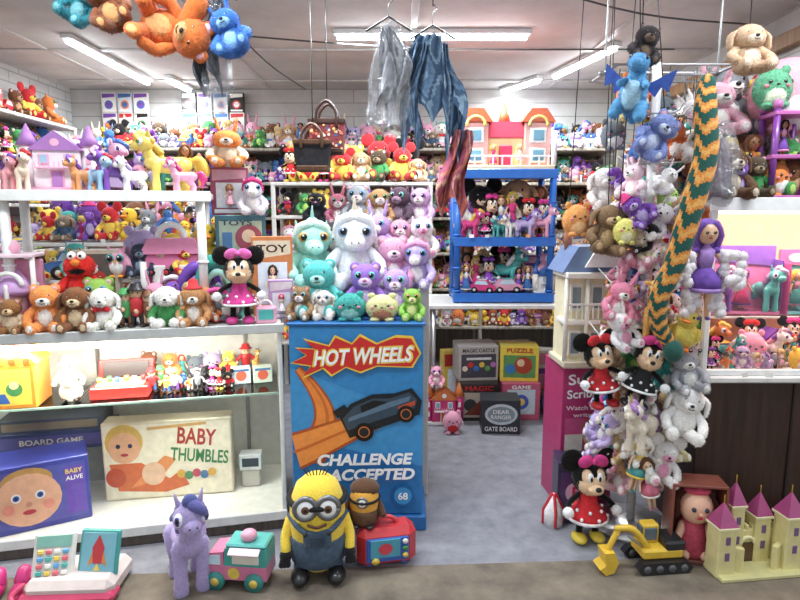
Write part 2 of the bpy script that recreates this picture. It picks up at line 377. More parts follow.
def dino(c, belly, spike):
    g = Geo(); g.tube([(0, .7, .06), (0, .45, .1), (0, .15, .28), (0, 0, .42), (0, -.06, .7), (0, -.12, .82)], [.03, .09, .2, .22, .13, .13], c, sm=3)
    g.sph((0, -.2, .84), (.16, .2, .14), c); g.sph((0, -.34, .8), (.11, .12, .09), c); g.sph((0, -.12, .38), (.15, .15, .24), belly); eyes(g, .11, -.3, .9, .04)
    for s in (-1, 1):
        g.tube([(s*.16, 0, .22), (s*.2, -.14, .05)], [.12, .09], c); g.tube([(s*.15, -.12, .56), (s*.2, -.26, .5)], [.06, .05], c)
    for i in range(6): a = i/5; g.tube([(0, .02+.55*a, .86-.68*a+.05*math.sin(a*3)), (0, .1+.57*a, .95-.66*a)], [.06, .01], spike, flat=.5)
    return g
def giraffe():
    g = Geo(); c = '#e8b45a'; g.sph((0, .1, .42), (.14, .24, .14), c); g.tube([(0, -.05, .48), (0, -.16, .7), (0, -.2, .88)], [.1, .065, .06], c, sm=3); g.sph((0, -.24, .92), (.08, .11, .08), c); g.sph((0, -.34, .89), (.055, .06, .045), '#f4dcb0')
    for s in (-1, 1):
        for y in (-.06, .26): g.tube([(s*.08, y, .38), (s*.09, y, .04)], [.05, .04], c); g.sph((s*.09, y, .03), .042, '#6a4020')
        g.tube([(s*.03, -.2, .98), (s*.035, -.2, 1.06)], .015, '#6a4020'); g.sph((s*.11, -.19, .95), (.05, .02, .03), c)
    for i in range(26): a = i*2.4; z = .35+.5*(i/26); r = .145 if z < .52 else .075; g.sph((r*math.cos(a)*.9, (.1 if z < .52 else -.15)+r*math.sin(a), z), .026, '#9a5a28', seg=6)
    eyes(g, .06, -.3, .94, .018); return g
def house(wall, roof, trim='#ffffff', towers=True):
    g = Geo(); g.box((0, 0, .03), (1.0, .5, .06), trim); g.box((0, .02, .36), (.6, .36, .6), wall)
    g.prism([(-.36, .64), (.36, .64), (0, .95)], -.2, .24, roof)
    for x in (-.16, .16):
        for z in (.5,): g.box((x, -.17, z), (.13, .03, .17), trim); g.box((x, -.185, z), (.09, .02, .13), '#9cc8e0')
    g.box((0, -.17, .19), (.18, .03, .28), trim); g.box((0, -.19, .18), (.13, .02, .25), roof); g.disc(0, .76, .06, -.206, trim)
    g.box((0, -.24, .36), (.5, .12, .025), trim)
    for i in range(9): g.box((-.24+.06*i, -.29, .41), (.012, .012, .09), trim)
    if towers:
        for s in (-1, 1):
            g.cyl((s*.4, 0, .06), (s*.4, 0, .72), .12, wall); g.lathe([(.15, .72), (.08, .88), (.01, 1.06)], roof, c=(s*.4, 0, 0)); g.box((s*.4, -.12, .5), (.07, .03, .13), trim); g.box((s*.4, -.12, .25), (.07, .03, .13), trim); g.torus((s*.4, 0, .72), .125, .015, trim, rot=(pi/2, 0, 0))
    return g
def car(c, c2, wheel='#202020'):
    g = Geo(); g.prism([(-.5, .12), (.5, .12), (.52, .3), (.3, .36), (.16, .54), (-.24, .54), (-.36, .36), (-.52, .3)], -.2, .2, c)
    g.prism([(-.31, .36), (.25, .36), (.14, .51), (-.22, .51)], -.205, .205, '#bfe0f0')
    g.box((0, 0, .55), (.3, .36, .03), c2)
    for x in (-.3, .3):
        for y in (-.2, .2): g.cyl((x, y-.03, .13), (x, y+.03, .13), .13, wheel); g.cyl((x, y-.04, .13), (x, y+.04, .13), .06, '#e8e8e8')
    for s in (-1, 1): g.sph((-.5, s*.13, .24), .04, '#fff080', PS)
    return g
def block(w, h, c, c2, c3, word=None, win=False):
    g = Geo(); d = .22; g.box((0, 0, h/2), (w, d, h), c, CA, bev=.004); y = -d/2-.001
    g.flat([(-w*.45, h*.72), (w*.45, h*.78), (w*.45, h*.95), (-w*.45, h*.95)], y, c2)
    g.disc(0, h*.38, min(w, h)*.3, y, c3); g.disc(0, h*.38, min(w, h)*.2, y-.001, c2); g.flat([(-w*.42, h*.04), (w*.42, h*.04), (w*.42, h*.12), (-w*.42, h*.12)], y, '#ffffff')
    for s in (-1, 1): g.disc(s*w*.1, h*.42, w*.03, y-.002, '#101010', n=8)
    if word: text(g, word, 0, h*.85, w*.75, y-.002, c3, h=h*.1)
    if win: g.flat([(-w*.36, h*.15), (w*.36, h*.15), (w*.36, h*.68), (-w*.36, h*.68)], y-.003, '#e8f0f8'); g.add(doll('#e8b890', c3, c2), XF((0, y-.03, h*.16), sc=h*.48))
    return g
def figure(c, c2, head, hat=None):
    g = Geo()
    for s in (-1, 1):
        g.tube([(s*.09, 0, .4), (s*.12, 0, .08)], [.09, .07], c2, PS); g.sph((s*.13, -.05, .05), (.08, .14, .05), '#302018', PS)
        g.tube([(s*.17, 0, .66), (s*.3, -.03, .55), (s*.3, -.14, .48)], [.07, .055, .05], c, PS, sm=2); g.sph((s*.3, -.17, .47), .06, head, PS)
    g.tube([(0, 0, .4), (0, 0, .56), (0, 0, .66)], [.16, .17, .18], c, PS); g.sph((0, -.01, .85), (.16, .15, .17), head, PS); eyes(g, .06, -.15, .88, .025)
    if hat: g.lathe([(.24, .94), (.17, .97), (.12, 1.1), (.02, 1.12)], hat, PS)
    else: g.sph((0, .03, .92), (.17, .15, .14), '#402818', PS)
    return g

# ------------------------------------------------------------------ filler pools
SEG[0] = 10
PK, HP, PU, LV, TE, BL, YE, OR, RE, BR, TA, WH, GR, GY, BK, LM = ['#eca4c0', '#dc3882', '#7e4aae', '#bcaad8', '#44b0aa', '#3a70b6', '#f0cc44', '#e48038', '#cc2830', '#7a4c30', '#cca074', '#f0ece6', '#40944e', '#90949a', '#1e1c1e', '#a6cc5c']
plush = [teddy(BR, TA), teddy(TA, WH, 'flop'), teddy(PK, WH, 'bunny'), teddy(WH, PK, 'cat', horn='#e8c850', mane=PK), teddy(GY, WH, 'round'), teddy(BL, '#a8d0f0', 'bunny', BL), teddy(RE, YE, 'mouse', shirt=YE), teddy(BK, WH, 'mouse', '#f0d0b0', shirt=RE),
         boo(LV, WH, '#40b0d0'), boo(TE, WH, '#e0b030'), boo(OR, WH, '#40a040'), boo(PK, WH, '#8040c0'), boo(BK, WH, '#d0a020'), teddy(YE, RE, 'round', '#f4e0b0'), teddy(OR, WH, 'cat'), teddy(GR, LM, 'round'), teddy(PU, LV, 'round', hat=HP), owl(PU, LV, '#f0c030'), owl(PK, WH, TE), owl(TE, WH, PU), owl(BR, TA, YE),
         squish(PK, WH), squish(LM, WH), squish(LV, WH), squish(YE, WH), squish(OR, WH), duck(), dino(GR, LM, YE), dino(PU, LV, PK), dino(BL, '#a0d8f0', OR), teddy(WH, '#f0e8e0', 'flop', bow=RE), teddy(BK, RE, 'mouse', '#f0d0b0', bow=HP), teddy('#e0c080', WH, 'cat', bow=TE),
         teddy('#8a7460', '#c8b8a0', 'flop', shirt='#405878'), teddy('#d8d4cc', WH, 'round', bow=BL), teddy('#50402f', '#a08868', 'round', shirt=GR), teddy('#a85a34', WH, 'cat'), giraffe(), squish('#707880', WH), teddy('#e8d8b8', WH, 'bunny', shirt='#6a8cb0'), squish(BR, TA), teddy('#303a50', '#8090a0', 'cat')]
ponies = [tpony(PK, BL), tpony(LV, PU, horn=LV), tpony(BL, '#f0a030', mane2=RE), tpony(WH, PU, horn=WH, mane2=PK), tpony(YE, PK), tpony(TE, WH), tpony(HP, YE), tpony(OR, YE)]
dolls = [doll('#e8c098', YE, HP), doll('#e8c098', BR, BL, WH, crown='#e8c050'), doll('#b88058', BK, PU, PK), doll('#e8c098', RE, GR, TE, False), doll('#e8c098', '#e8d080', PK, WH, False), doll('#e8c098', '#d04020', TE), mousegirl(), mousegirl('#d81e28'), mousegirl('#8a4cc0'), doll('#e8c098', BK, RE, WH, False), doll('#b88058', BR, YE, OR)]
figs = [figure(RE, BL, '#e8c098', RE), figure(GR, BR, '#e8c098', GR), figure(YE, BL, YE), figure(WH, PU, '#e8c098', YE), figure(BL, RE, BL), figure(OR, WH, TA, BK), figure(GY, BK, '#b8c0c8'), figure(BK, BK, '#404048', BK)]
props = [house(PK, PU), house(WH, BL), house(YE, RE), car(HP, WH), car(RE, YE), car(BL, YE), car(PK, TE)]
boxes = [block(w, h, a, b, c, win=(i % 3 == 0)) for i, (w, h, a, b, c) in enumerate([(.5, .8, HP, YE, WH), (.7, .9, PU, PK, YE), (.8, .6, BL, YE, RE), (.55, .9, YE, RE, BL), (.9, .7, TE, WH, HP), (.6, .7, RE, WH, YE), (.7, .8, '#f3e6c8', BL, OR), (.5, .9, BK, RE, YE), (.7, .7, WH, PK, PU), (.6, .9, '#304060', OR, WH), (.8, .8, '#806048', WH, GR)])]
small_box = [block(.75, 1, c, b, k) for c, b, k in [(WH, BK, GR), (WH, PU, BL), (BK, WH, RE), (WH, RE, BK), ('#d8dce0', BL, OR)]]
for t_ in plush: t_.fuzz(140, .045, .012, 420)
for t_ in dolls: t_.fuzzed = True
SEG[0] = 16
TAG = Geo(); TAG.box((0, 0, .015), (.035, .002, .024), '#f4f2ec', CA); TAG2 = Geo(); TAG2.box((0, 0, .015), (.03, .002, .022), '#f0a050', CA)

def fill(g, p0, p1, z, h0, h1, pool, face=0, jit=.03, gap=.8, tilt=.35, maxh=9, tags=0):
    p0 = np.array(p0, float); p1 = np.array(p1, float); L = np.linalg.norm(p1-p0); d = (p1-p0)/L; t = 0
    last = None
    while t < L:
        T = R.choice(pool)
        if T is last: continue
        last = T
        lo, hi = T.bb(); h = min(R.uniform(h0, h1), maxh); w = (hi[0]-lo[0])*h
        if T in ponies: a = face+R.choice((-1, 1))*R.uniform(.7, 1.3); w = h*.75
        else: a = face+R.uniform(-tilt, tilt)
        if t+w*.5 > L: break
        p = p0+d*(t+w/2)
        g.add(T, XF((p[0]+R.uniform(-jit, jit)*abs(d[1]), p[1]+R.uniform(-jit, jit)*abs(d[0]), z-lo[2]*h), (0, 0, a), (h, h, h*R.uniform(.9, 1.08))))
        if R.random() < tags: g.add(R.choice((TAG, TAG, TAG2)), XF((p[0]+math.sin(face)*.17, p[1]-math.cos(face)*.12, z), (R.uniform(-.3, .1), 0, face+R.uniform(-.4, .4))))
        t += w*gap*R.uniform(.85, 1.05)

# ------------------------------------------------------------------ ROOM
H = 2.95; XL, XR, YB = -3.55, 2.6, 6.5
def surf(name, V, F, mats, fm=None):
    me = bpy.data.meshes.new(name); me.from_pydata(V, [], F)
    for m in mats: me.materials.append(m)
    if fm: me.polygons.foreach_set('material_index', fm)
    ob = bpy.data.objects.new(name, me); bpy.context.scene.collection.objects.link(ob); return ob
def slab(name, lo, hi, mat):
    x0, y0, z0 = lo; x1, y1, z1 = hi
    V = [(x0, y0, z0), (x1, y0, z0), (x1, y1, z0), (x0, y1, z0), (x0, y0, z1), (x1, y0, z1), (x1, y1, z1), (x0, y1, z1)]
    return surf(name, V, [(0, 3, 2, 1), (4, 5, 6, 7), (0, 1, 5, 4), (1, 2, 6, 5), (2, 3, 7, 6), (3, 0, 4, 7)], [mat])
def ramp_mat(name, scale, c1, c2, rough=.8, bst=.3, detail=8, mapping=(1, 1, 1)):
    m, nt, b = newmat(name); setin(b, Roughness=rough)
    t = nt.nodes.new('ShaderNodeTexCoord'); mp = nt.nodes.new('ShaderNodeMapping'); mp.inputs['Scale'].default_value = mapping
    n = nt.nodes.new('ShaderNodeTexNoise'); n.inputs['Scale'].default_value = scale; n.inputs['Detail'].default_value = detail; n.inputs['Roughness'].default_value = .65
    nt.links.new(t.outputs['Object'], mp.inputs[0]); nt.links.new(mp.outputs[0], n.inputs['Vector'])
    r = nt.nodes.new('ShaderNodeValToRGB'); r.color_ramp.elements[0].position = .32; r.color_ramp.elements[1].position = .68
    r.color_ramp.elements[0].color = (*hx(c1), 1); r.color_ramp.elements[1].color = (*hx(c2), 1)
    nt.links.new(n.outputs['Fac'], r.inputs[0]); nt.links.new(r.outputs[0], b.inputs['Base Color'])
    bump(nt, b, n.outputs['Fac'], bst, .01); return m, nt, b, r
concrete = ramp_mat('concrete', 4, '#5a5148', '#8c8070', .85, .5, 10)[0]
carpet = ramp_mat('grey_carpet', 9, '#76767e', '#92929a', .95, .3, 12)[0]
ceil_m = ramp_mat('ceiling_paint', 1.4, '#cccac6', '#ecebe9', .8, .1)[0]
def plank(name, c1, c2, sx, sy):
    m, nt, b, r = ramp_mat(name, 3, c1, c2, .7, .1)
    t = nt.nodes.new('ShaderNodeTexCoord'); s = nt.nodes.new('ShaderNodeSeparateXYZ'); cb = nt.nodes.new('ShaderNodeCombineXYZ'); ad = nt.nodes.new('ShaderNodeMath'); ad.operation = 'ADD'
    nt.links.new(t.outputs['Object'], s.inputs[0]); nt.links.new(s.outputs[0], ad.inputs[0]); nt.links.new(s.outputs[1], ad.inputs[1]); nt.links.new(ad.outputs[0], cb.inputs[0]); nt.links.new(s.outputs[2], cb.inputs[1])
    k = nt.nodes.new('ShaderNodeTexBrick'); k.inputs['Scale'].default_value = 1; k.inputs['Brick Width'].default_value = sx; k.inputs['Row Height'].default_value = sy; k.inputs['Mortar Size'].default_value = .006
    k.inputs['Color1'].default_value = (1, 1, 1, 1); k.inputs['Color2'].default_value = (.93, .93, .93, 1); k.inputs['Mortar'].default_value = (.6, .6, .6, 1)
    nt.links.new(cb.outputs[0], k.inputs['Vector']); mx = nt.nodes.new('ShaderNodeMix'); mx.data_type = 'RGBA'; mx.blend_type = 'MULTIPLY'; mx.inputs[0].default_value = 1
    nt.links.new(r.outputs[0], mx.inputs[6]); nt.links.new(k.outputs['Color'], mx.inputs[7]); nt.links.new(mx.outputs[2], b.inputs['Base Color']); return m
wall_m = plank('white_board_wall', '#bcbab6', '#d4d3d0', 2.4, .14)
brick_m = plank('painted_brick', '#cfd0cf', '#e2e2e0', .3, .1)

surf('floor', [(-5, -4, 0), (5, -4, 0), (5, 2.72, 0), (-5, 2.22, 0), (5, 7, 0), (-5, 7, 0)], [(0, 1, 2, 3), (3, 2, 4, 5)], [concrete, carpet], [0, 1])
slab('wall_back', (XL-.1, YB, 0), (3.6, YB+.1, H), wall_m)
slab('wall_left', (XL-.1, 2.5, 0), (XL, YB, H), brick_m)
slab('wall_right', (XR, 3.35, 0), (XR+.1, YB, H), wall_m)
slab('ceiling', (XL-.1, 1.7, H), (3.6, YB+.1, H+.08), ceil_m)
g = Geo()
g.box((XR-.04, 4.95, 2.74), (.07, 3.0, .1), '#9a7248', WO)
make('trim_1', g)
g = Geo()
for x in (-2.9, -1.4, .1, 1.6): g.box((x, 4.1, H-.006), (.05, 4.7, .012), '#d6d4d0')
for y in (3.7, 5.0, 6.1): g.box((-.45, y, H-.01), (6.0, .05, .018), '#d6d4d0')
make('trim_2', g)
g = Geo()
for a, b in [((-2, 4.3), (2.2, 4.9)), ((-1.2, 3.6), (-1.0, 6.4)), ((.5, 3.4), (2.5, 4.3))]:
    g.tube([(a[0], a[1], H-.03), ((a[0]+b[0])/2, (a[1]+b[1])/2, H-.1), (b[0], b[1], H-.03)], .006, '#4a4a4a', PS, sm=5)
make('ceiling_cable', g)

def lamp(x0, y0, x1, y1, power=22):
    g = Geo(); a = np.array((x0, y0, H-.05)); b = np.array((x1, y1, H-.05)); ang = math.atan2(y1-y0, x1-x0); L = np.linalg.norm(b-a)
    c = (a+b)/2; g.box((c[0], c[1], H-.02), (L+.06, .09, .035), '#e8e8e6', PS, rot=(0, 0, ang)); g.cyl(a, b, .024, '#eef7ff', EM)
    make('fluorescent_lamp', g)
    l = bpy.data.lights.new('tube_glow', 'AREA'); l.shape = 'RECTANGLE'; l.size = L; l.size_y = .08; l.energy = power; l.color = (.9, .96, 1)
    o = bpy.data.objects.new('tube_glow', l); bpy.context.scene.collection.objects.link(o); o.location = (c[0], c[1], H-.09); o.rotation_euler = (0, 0, ang)
lamp(-.46, 4.5, .93, 4.5, 48); lamp(-2.5, 4.6, -2.5, 6.0, 38); lamp(1.69, 4.8, 1.47, 5.75, 32); lamp(1.35, 5.9, 1.1, 6.42, 12); lamp(-2.25, 5.9, -2.22, 6.35, 10)
lamp(-1.0, 3.0, .4, 3.0, 46); lamp(1.3, 2.1, 2.3, 2.1, 26); lamp(-1.7, 1.95, -.4, 1.95, 30)  # extra tubes added out of view to even out and brighten the front

# ------------------------------------------------------------------ shelving helpers
def rack(name, x0, x1, y0, y1, levels, col='#e8e6e0', post=True, top=None, thick=.03, mat=PS, shade_back=None):
    g = Geo()
    for z in levels: g.box(((x0+x1)/2, (y0+y1)/2, z-thick/2), (x1-x0, y1-y0, thick), col, mat)
    if post:
        zt = top or max(levels)
        n = max(2, int((x1-x0)/1.2)+1)
        for i in range(n):
            x = x0+.02+(x1-x0-.04)*i/(n-1)
            for y in (y0+.02, y1-.02): g.box((x, y, zt/2), (.035, .035, zt), col, mat)
    if shade_back: g.box(((x0+x1)/2, y1-.008, max(levels)/2), (x1-x0, .012, max(levels)), shade_back, mat)  # dark rear sheet: shadow behind the toys put into its colour
    return make(name, g)

mix = plush*3+dolls*2+figs+ponies[:4]+props+boxes
lv = [.45, .85, 1.22, 1.58, 1.93, 2.27]
rack('toy_shelving', XL+.35, XR-.4, 5.96, 6.46, lv, '#b0a898', mat=WO, top=2.27, shade_back='#7a7062')
g = Geo()
for z in lv:
    mh = .3
    fill(g, (XL+.42, 6.3), (XR-.5, 6.3), z, .26, .31, mix, maxh=mh, gap=.72, jit=.015); fill(g, (XL+.42, 6.17), (XR-.5, 6.17), z, .2, .27, mix, maxh=mh, gap=.75, jit=.015); fill(g, (XL+.42, 6.04), (XR-.5, 6.04), z, .12, .19, mix, maxh=mh, tags=.25)
make('toy_assortment', g)
g = Geo()
for cx, n in ((-3.1, 3), (-2.25, 4), (.9, 2)):
    for r in range(3 if cx < 0 else 1):
        for c in range(n): g.add(R.choice(small_box), XF((cx+c*.17, 6.43, 2.28+r*.205), (0, 0, 0), (.2, .2, .2)))
make('boxed_figure_stack', g)
def side_rack(name, x0, x1, y0, y1, levels, col):
    g = Geo()
    for z in levels: g.box(((x0+x1)/2, (y0+y1)/2, z-.015), (x1-x0, y1-y0, .03), col, WO)
    for y in (y0+.02, (y0+y1)/2, y1-.02):
        for x in (x0+.02, x1-.02): g.box((x, y, max(levels)/2), (.035, .035, max(levels)), col, WO)
    return make(name, g)
side_rack('plush_shelving', XL+.01, XL+.37, 3.5, 5.9, [.5, .9, 1.3, 1.7, 2.1, 2.45], '#d6d2ca')
g = Geo()
for z in [.5, .9, 1.3, 1.7, 2.1]:
    fill(g, (XL+.17, 3.6), (XL+.17, 5.8), z, .25, .31, mix, face=pi/2, gap=.72, jit=.01); fill(g, (XL+.29, 3.6), (XL+.29, 5.8), z, .14, .22, mix, face=pi/2, jit=.01)
fill(g, (XL+.2, 3.6), (XL+.2, 5.8), 2.45, .2, .28, [plush[10], plush[14], plush[0], plush[6], props[4], boxes[5]], face=pi/2, jit=.01)
make('stuffed_toys', g)
side_rack('doll_shelving', XR-.38, XR-.01, 3.7, 5.9, [.5, .9, 1.25, 1.6, 1.95, 2.25], '#c8c0b4')
g = Geo()
for z in [.5, .9, 1.25, 1.6, 1.95, 2.25]: fill(g, (XR-.18, 5.8), (XR-.18, 3.8), z, .23, .29, mix, face=-pi/2, gap=.72, jit=.01); fill(g, (XR-.3, 5.8), (XR-.3, 3.8), z, .14, .22, mix, face=-pi/2, jit=.01)
make('dolls_and_plush', g)
rack('island_table', -2.9, -1.2, 4.3, 4.9, [.45, .95, 1.4], '#dcdad4')
g = Geo()
for z in (.45, .95): fill(g, (-2.85, 4.42), (-1.25, 4.42), z, .2, .32, mix, tags=.3); fill(g, (-2.85, 4.58), (-1.25, 4.58), z, .25, .36, mix, gap=.7); fill(g, (-2.85, 4.75), (-1.25, 4.75), z, .3, .4, mix, gap=.7)
fill(g, (-2.85, 4.42), (-1.25, 4.42), 1.4, .16, .24, mix, tags=.3); fill(g, (-2.85, 4.58), (-1.25, 4.58), 1.4, .22, .3, mix); fill(g, (-2.85, 4.75), (-1.25, 4.75), 1.4, .3, .38, mix)
make('table_toys', g)
rack('plush_display_rack', -1.1, .28, 5.0, 5.4, [.5, .95, 1.3, 1.6, 1.88], '#dcdad4', shade_back='#807868')
g = Geo()
mick = [plush[6], plush[7], plush[31], plush[13], plush[11], dolls[6], dolls[7], plush[35], plush[1]]
for z in (.5, .95, 1.3): fill(g, (-1.05, 5.08), (.25, 5.08), z, .18, .26, plush); fill(g, (-1.05, 5.22), (.25, 5.22), z, .24, .32, plush, gap=.7)
fill(g, (-1.05, 5.1), (.25, 5.1), 1.6, .18, .24, plush); fill(g, (-1.05, 5.1), (.25, 5.1), 1.88, .2, .3, mick); fill(g, (-1.05, 5.25), (.25, 5.25), 1.88, .32, .42, mick)
make('rack_plush_toys', g)

# ------------------------------------------------------------------ blue shelf on table
g = Geo(); g.box((.98, 4.66, .91), (1.55, .62, .035), '#e0deda')
for x in (.26, 1.7):
    for y in (4.4, 4.92): g.cyl((x, y, 0), (x, y, .9), .016, '#c0c0c4', ME)
make('folding_table', g)
g = Geo(); Bc = '#1460b8'
for z in (.99, 1.42, 1.93):
    g.box((.8, 4.66, z-.02), (.76, .42, .045), Bc); g.box((.8, 4.445, z-.02), (.78, .02, .07), '#2070d0')
    for i in range(8): g.box((.47+.095*i, 4.66, z+.004), (.02, .38, .006), '#2070d0')
for x in (.44, 1.16):
    for y in (4.47, 4.85): g.cyl((x, y, .9275), (x, y, 1.93), .026, Bc)
    for z in (1.02, 1.2, 1.45, 1.7): g.torus((x, 4.47, z), .028, .008, '#2070d0', rot=(pi/2, 0, 0))
make('plastic_shelf_unit', g)
g = Geo()
fill(g, (.47, 4.52), (1.15, 4.52), 1.0, .16, .24, props[:4]+dolls[:4]+[props[6]], tags=.3); fill(g, (.47, 4.66), (1.15, 4.66), 1.0, .26, .32, ponies+dolls, gap=.65); fill(g, (.47, 4.78), (1.15, 4.78), 1.0, .32, .38, dolls+boxes)
fill(g, (.47, 4.52), (1.15, 4.52), 1.43, .16, .22, ponies+[plush[11], dolls[6]], tags=.3); fill(g, (.47, 4.64), (1.15, 4.64), 1.43, .28, .34, ponies+dolls, gap=.65); fill(g, (.47, 4.78), (1.15, 4.78), 1.43, .36, .44, plush[:12]+dolls)
make('toy_ponies', g)
def bighouse():
    g = Geo()
    g.box((0, 0, .02), (.72, .3, .04), '#f4d8a0')
    for s in (-1, 1):
        g.box((s*.24, .03, .2), (.2, .2, .34), '#f6b8b0'); g.prism([(s*.24-.13, .37), (s*.24+.13, .37), (s*.24+.06, .47), (s*.24-.06, .47)], -.09, .15, '#e86a38')
        for z in (.12, .27): g.box((s*.24, -.08, z), (.12, .02, .11), '#ffffff'); g.box((s*.24, -.09, z), (.085, .02, .08), '#70a8c0')
        g.cyl((s*.36, -.1, .04), (s*.36, -.1, .3), .02, '#ffffff'); g.torus((s*.24, -.085, .34), .07, .012, '#f8e070', a0=0, a1=pi)
    g.box((0, .06, .14), (.28, .14, .24), '#fbe6a8'); g.prism([(-.16, .26), (.16, .26), (.12, .38), (-.12, .38)], -.03, .15, '#e84868')
    g.box((0, -.03, .11), (.1, .03, .18), '#d03060'); g.lathe([(.05, .38), (.04, .44), (.005, .54)], '#e86a38', c=(0, .06, 0))
    for i in range(10): g.box((-.32+.07*i, -.13, .07), (.012, .012, .07), '#ffffff')
    g.box((0, -.13, .11), (.68, .015, .012), '#ffffff'); g.add(dolls[4], XF((.1, -.08, .04), sc=.16)); g.add(dolls[0], XF((-.1, -.08, .04), sc=.16)); return g
make('toy_dollhouse', bighouse(), (.82, 4.66, 1.938))
def gamebox(w, d, h, c, deco):
    g = Geo(); g.box((0, 0, h/2), (w, d, h), c, CA, bev=.003); y = -d/2-.001
    for k in deco:
        if k[0] == 'r': x, z, a, b = k[1:5]; g.flat([(x-a/2, z-b/2), (x+a/2, z-b/2), (x+a/2, z+b/2), (x-a/2, z+b/2)], y, k[5]); y -= .0008
        elif k[0] == 'c': g.disc(k[1], k[2], k[3], y, k[4], rz=k[5] if len(k) > 5 else None); y -= .0008
        elif k[0] == 't': text(g, k[1], k[2], k[3], k[4], y, k[5], h=k[6], rot=k[7] if len(k) > 7 else 0); y -= .0008
        elif k[0] == 'p': g.flat(k[1], y, k[2]); y -= .0008
    return g
make('board_game_box', gamebox(.3, .25, .3, '#2a2320', [('r', 0, .13, .26, .2, '#b8a898'), ('t', 'MAGIC', 0, .265, .22, '#d02020', .04), ('c', -.07, .13, .05, '#303030'), ('c', .05, .12, .05, '#3060a0'), ('p', [(-.12, .05), (.1, .05), (.02, .18)], '#7a3020')]), (.62, 4.5, 0))
make('board_game_box', gamebox(.32, .26, .28, '#b4b0ac', [('r', 0, .12, .28, .19, '#484850'), ('t', 'MAGIC CASTLE', 0, .245, .26, '#202020', .03)]+[('c', -.11+.045*i, .1+.03*(i % 2), .022, ['#e8d8c0', '#d03030', '#3070c0', '#e0c040', '#60a050', '#c070c0'][i]) for i in range(6)]+[('r', .0, .18, .2, .02, '#d8d8d8')]), (.61, 4.6, .3), .1)
make('board_game_box', gamebox(.3, .2, .28, '#ecd030', [('r', 0, .12, .25, .18, '#5a9850'), ('c', .03, .13, .07, '#b04020'), ('c', .01, .15, .03, '#e8c8a0'), ('c', -.07, .1, .04, '#3080c0'), ('t', 'PUZZLE', 0, .25, .2, '#c02020', .035)]), (.95, 4.55, .3), -.08)
make('board_game_box', gamebox(.3, .22, .3, '#c85878', [('r', 0, .15, .22, .2, '#c8d8e0'), ('c', 0, .15, .06, '#4060c0'), ('c', .0, .15, .03, '#f0d060'), ('r', -.07, .08, .05, .04, '#e08030'), ('t', 'GAME', 0, .27, .15, '#ffffff', .03)]), (.95, 4.5, 0))
make('sealed_toy_box', gamebox(.28, .2, .26, '#2c3038', [('c', 0, .15, .12, '#cfd8dc', .08), ('c', 0, .15, .1, '#8898a0', .06), ('t', 'DEAR', 0, .17, .12, '#f4f4f4', .03), ('t', 'RANGER', 0, .13, .15, '#f4f4f4', .03), ('t', 'GATE BOARD', 0, .04, .24, '#f0f0f0', .035)]), (.75, 4.2, 0), -.05)
g = Geo(); g.add(house(HP, OR), XF((0, 0, 0), sc=.3)); g.add(squish(PK, RE), XF((.05, -.22, 0), sc=.18)); g.add(plush[11], XF((-.06, -.02, .3), sc=.16)); make('toy_playset', g, (.34, 4.36, 0))
g = Geo(); fill(g, (1.12, 4.5), (1.7, 4.5), 0, .3, .4, boxes+plush); fill(g, (.35, 4.85), (1.7, 4.85), 0, .5, .7, boxes); fill(g, (1.12, 4.36), (1.5, 4.36), 0, .15, .22, plush); make('stored_toys', g)

# ------------------------------------------------------------------ LEFT GLASS COUNTER (local frame, rotated 13 deg)
CA0 = math.radians(13); CO = (-.58, 2.8)
def cw(lx, ly): return (CO[0]+lx*math.cos(CA0)-ly*math.sin(CA0), CO[1]+lx*math.sin(CA0)+ly*math.cos(CA0))
def cput(name, g, X, ly, z, sc=1, rot=0):
    lx = (X-CO[0]+ly*math.sin(CA0))/math.cos(CA0); p = cw(lx, ly)
    return make(name, g, (p[0], p[1], z), CA0+rot, sc)
g = Geo(); Wt = '#f0f0ec'; L = 2.1
g.box((-L/2, .31, .03), (L, .62, .06), '#5a5048', WO); g.box((-L/2, .31, .075), (L, .62, .03), Wt)
g.box((-L/2, .0, .078), (L, .02, .05), '#e8e8e4')
g.box((-L/2, .31, 1.055), (L, .64, .03), '#dcdad2')
g.box((-L/2, -.012, 1.055), (L+.02, .015, .045), '#c8cac8')
for lx in (-.012, -L+.012):
    for ly in (.012, .608): g.box((lx, ly, .56), (.022, .022, 1.0), '#dcdedc')
g.box((-L/2, .612, .56), (L, .01, .95), '#d8d8d2')
for a_, z_, y_, d_ in ((L/2, .70, .33, .5),):
    g.box((-L/2, y_, z_), (L-.05, d_, .008), '#b8d4cc', GL); g.box((-L/2, .08, z_), (L-.05, .006, .012), '#9cc0b4')
g.box((-1.62, .46, .38), (.86, .28, .008), '#b8d4cc', GL); g.box((-1.62, .32, .38), (.86, .006, .012), '#9cc0b4')
for lx in (-.2, -1.0, -1.8):
    g.box((lx, .602, .55), (.02, .012, .9), '#a8aaaa', ME)
    for z in (.69,): g.box((lx, .35, z), (.012, .5, .014), '#a8aaaa', ME)
g.faces([(-L, .004, .1), (0, .004, .1), (0, .004, 1.04), (-L, .004, 1.04)], [(0, 1, 2, 3)], '#ffffff', GL)
g.faces([(-.002, .01, .1), (-.002, .6, .1), (-.002, .6, 1.04), (-.002, .01, 1.04)], [(0, 1, 2, 3)], '#ffffff', GL)
g.cyl((-L+.1, .05, 1.0), (-.45, .05, 1.0), .014, '#fff6e0', EM)
make('glass_display_counter', g, (CO[0], CO[1], 0), CA0)
l = bpy.data.lights.new('case_glow', 'AREA'); l.shape = 'RECTANGLE'; l.size = 1.7; l.size_y = .06; l.energy = 22; l.color = (1, .97, .9)
o = bpy.data.objects.new('case_glow', l); bpy.context.scene.collection.objects.link(o); p = cw(-1.1, .09); o.location = (p[0], p[1], .975); o.rotation_euler = (math.radians(15), 0, CA0)

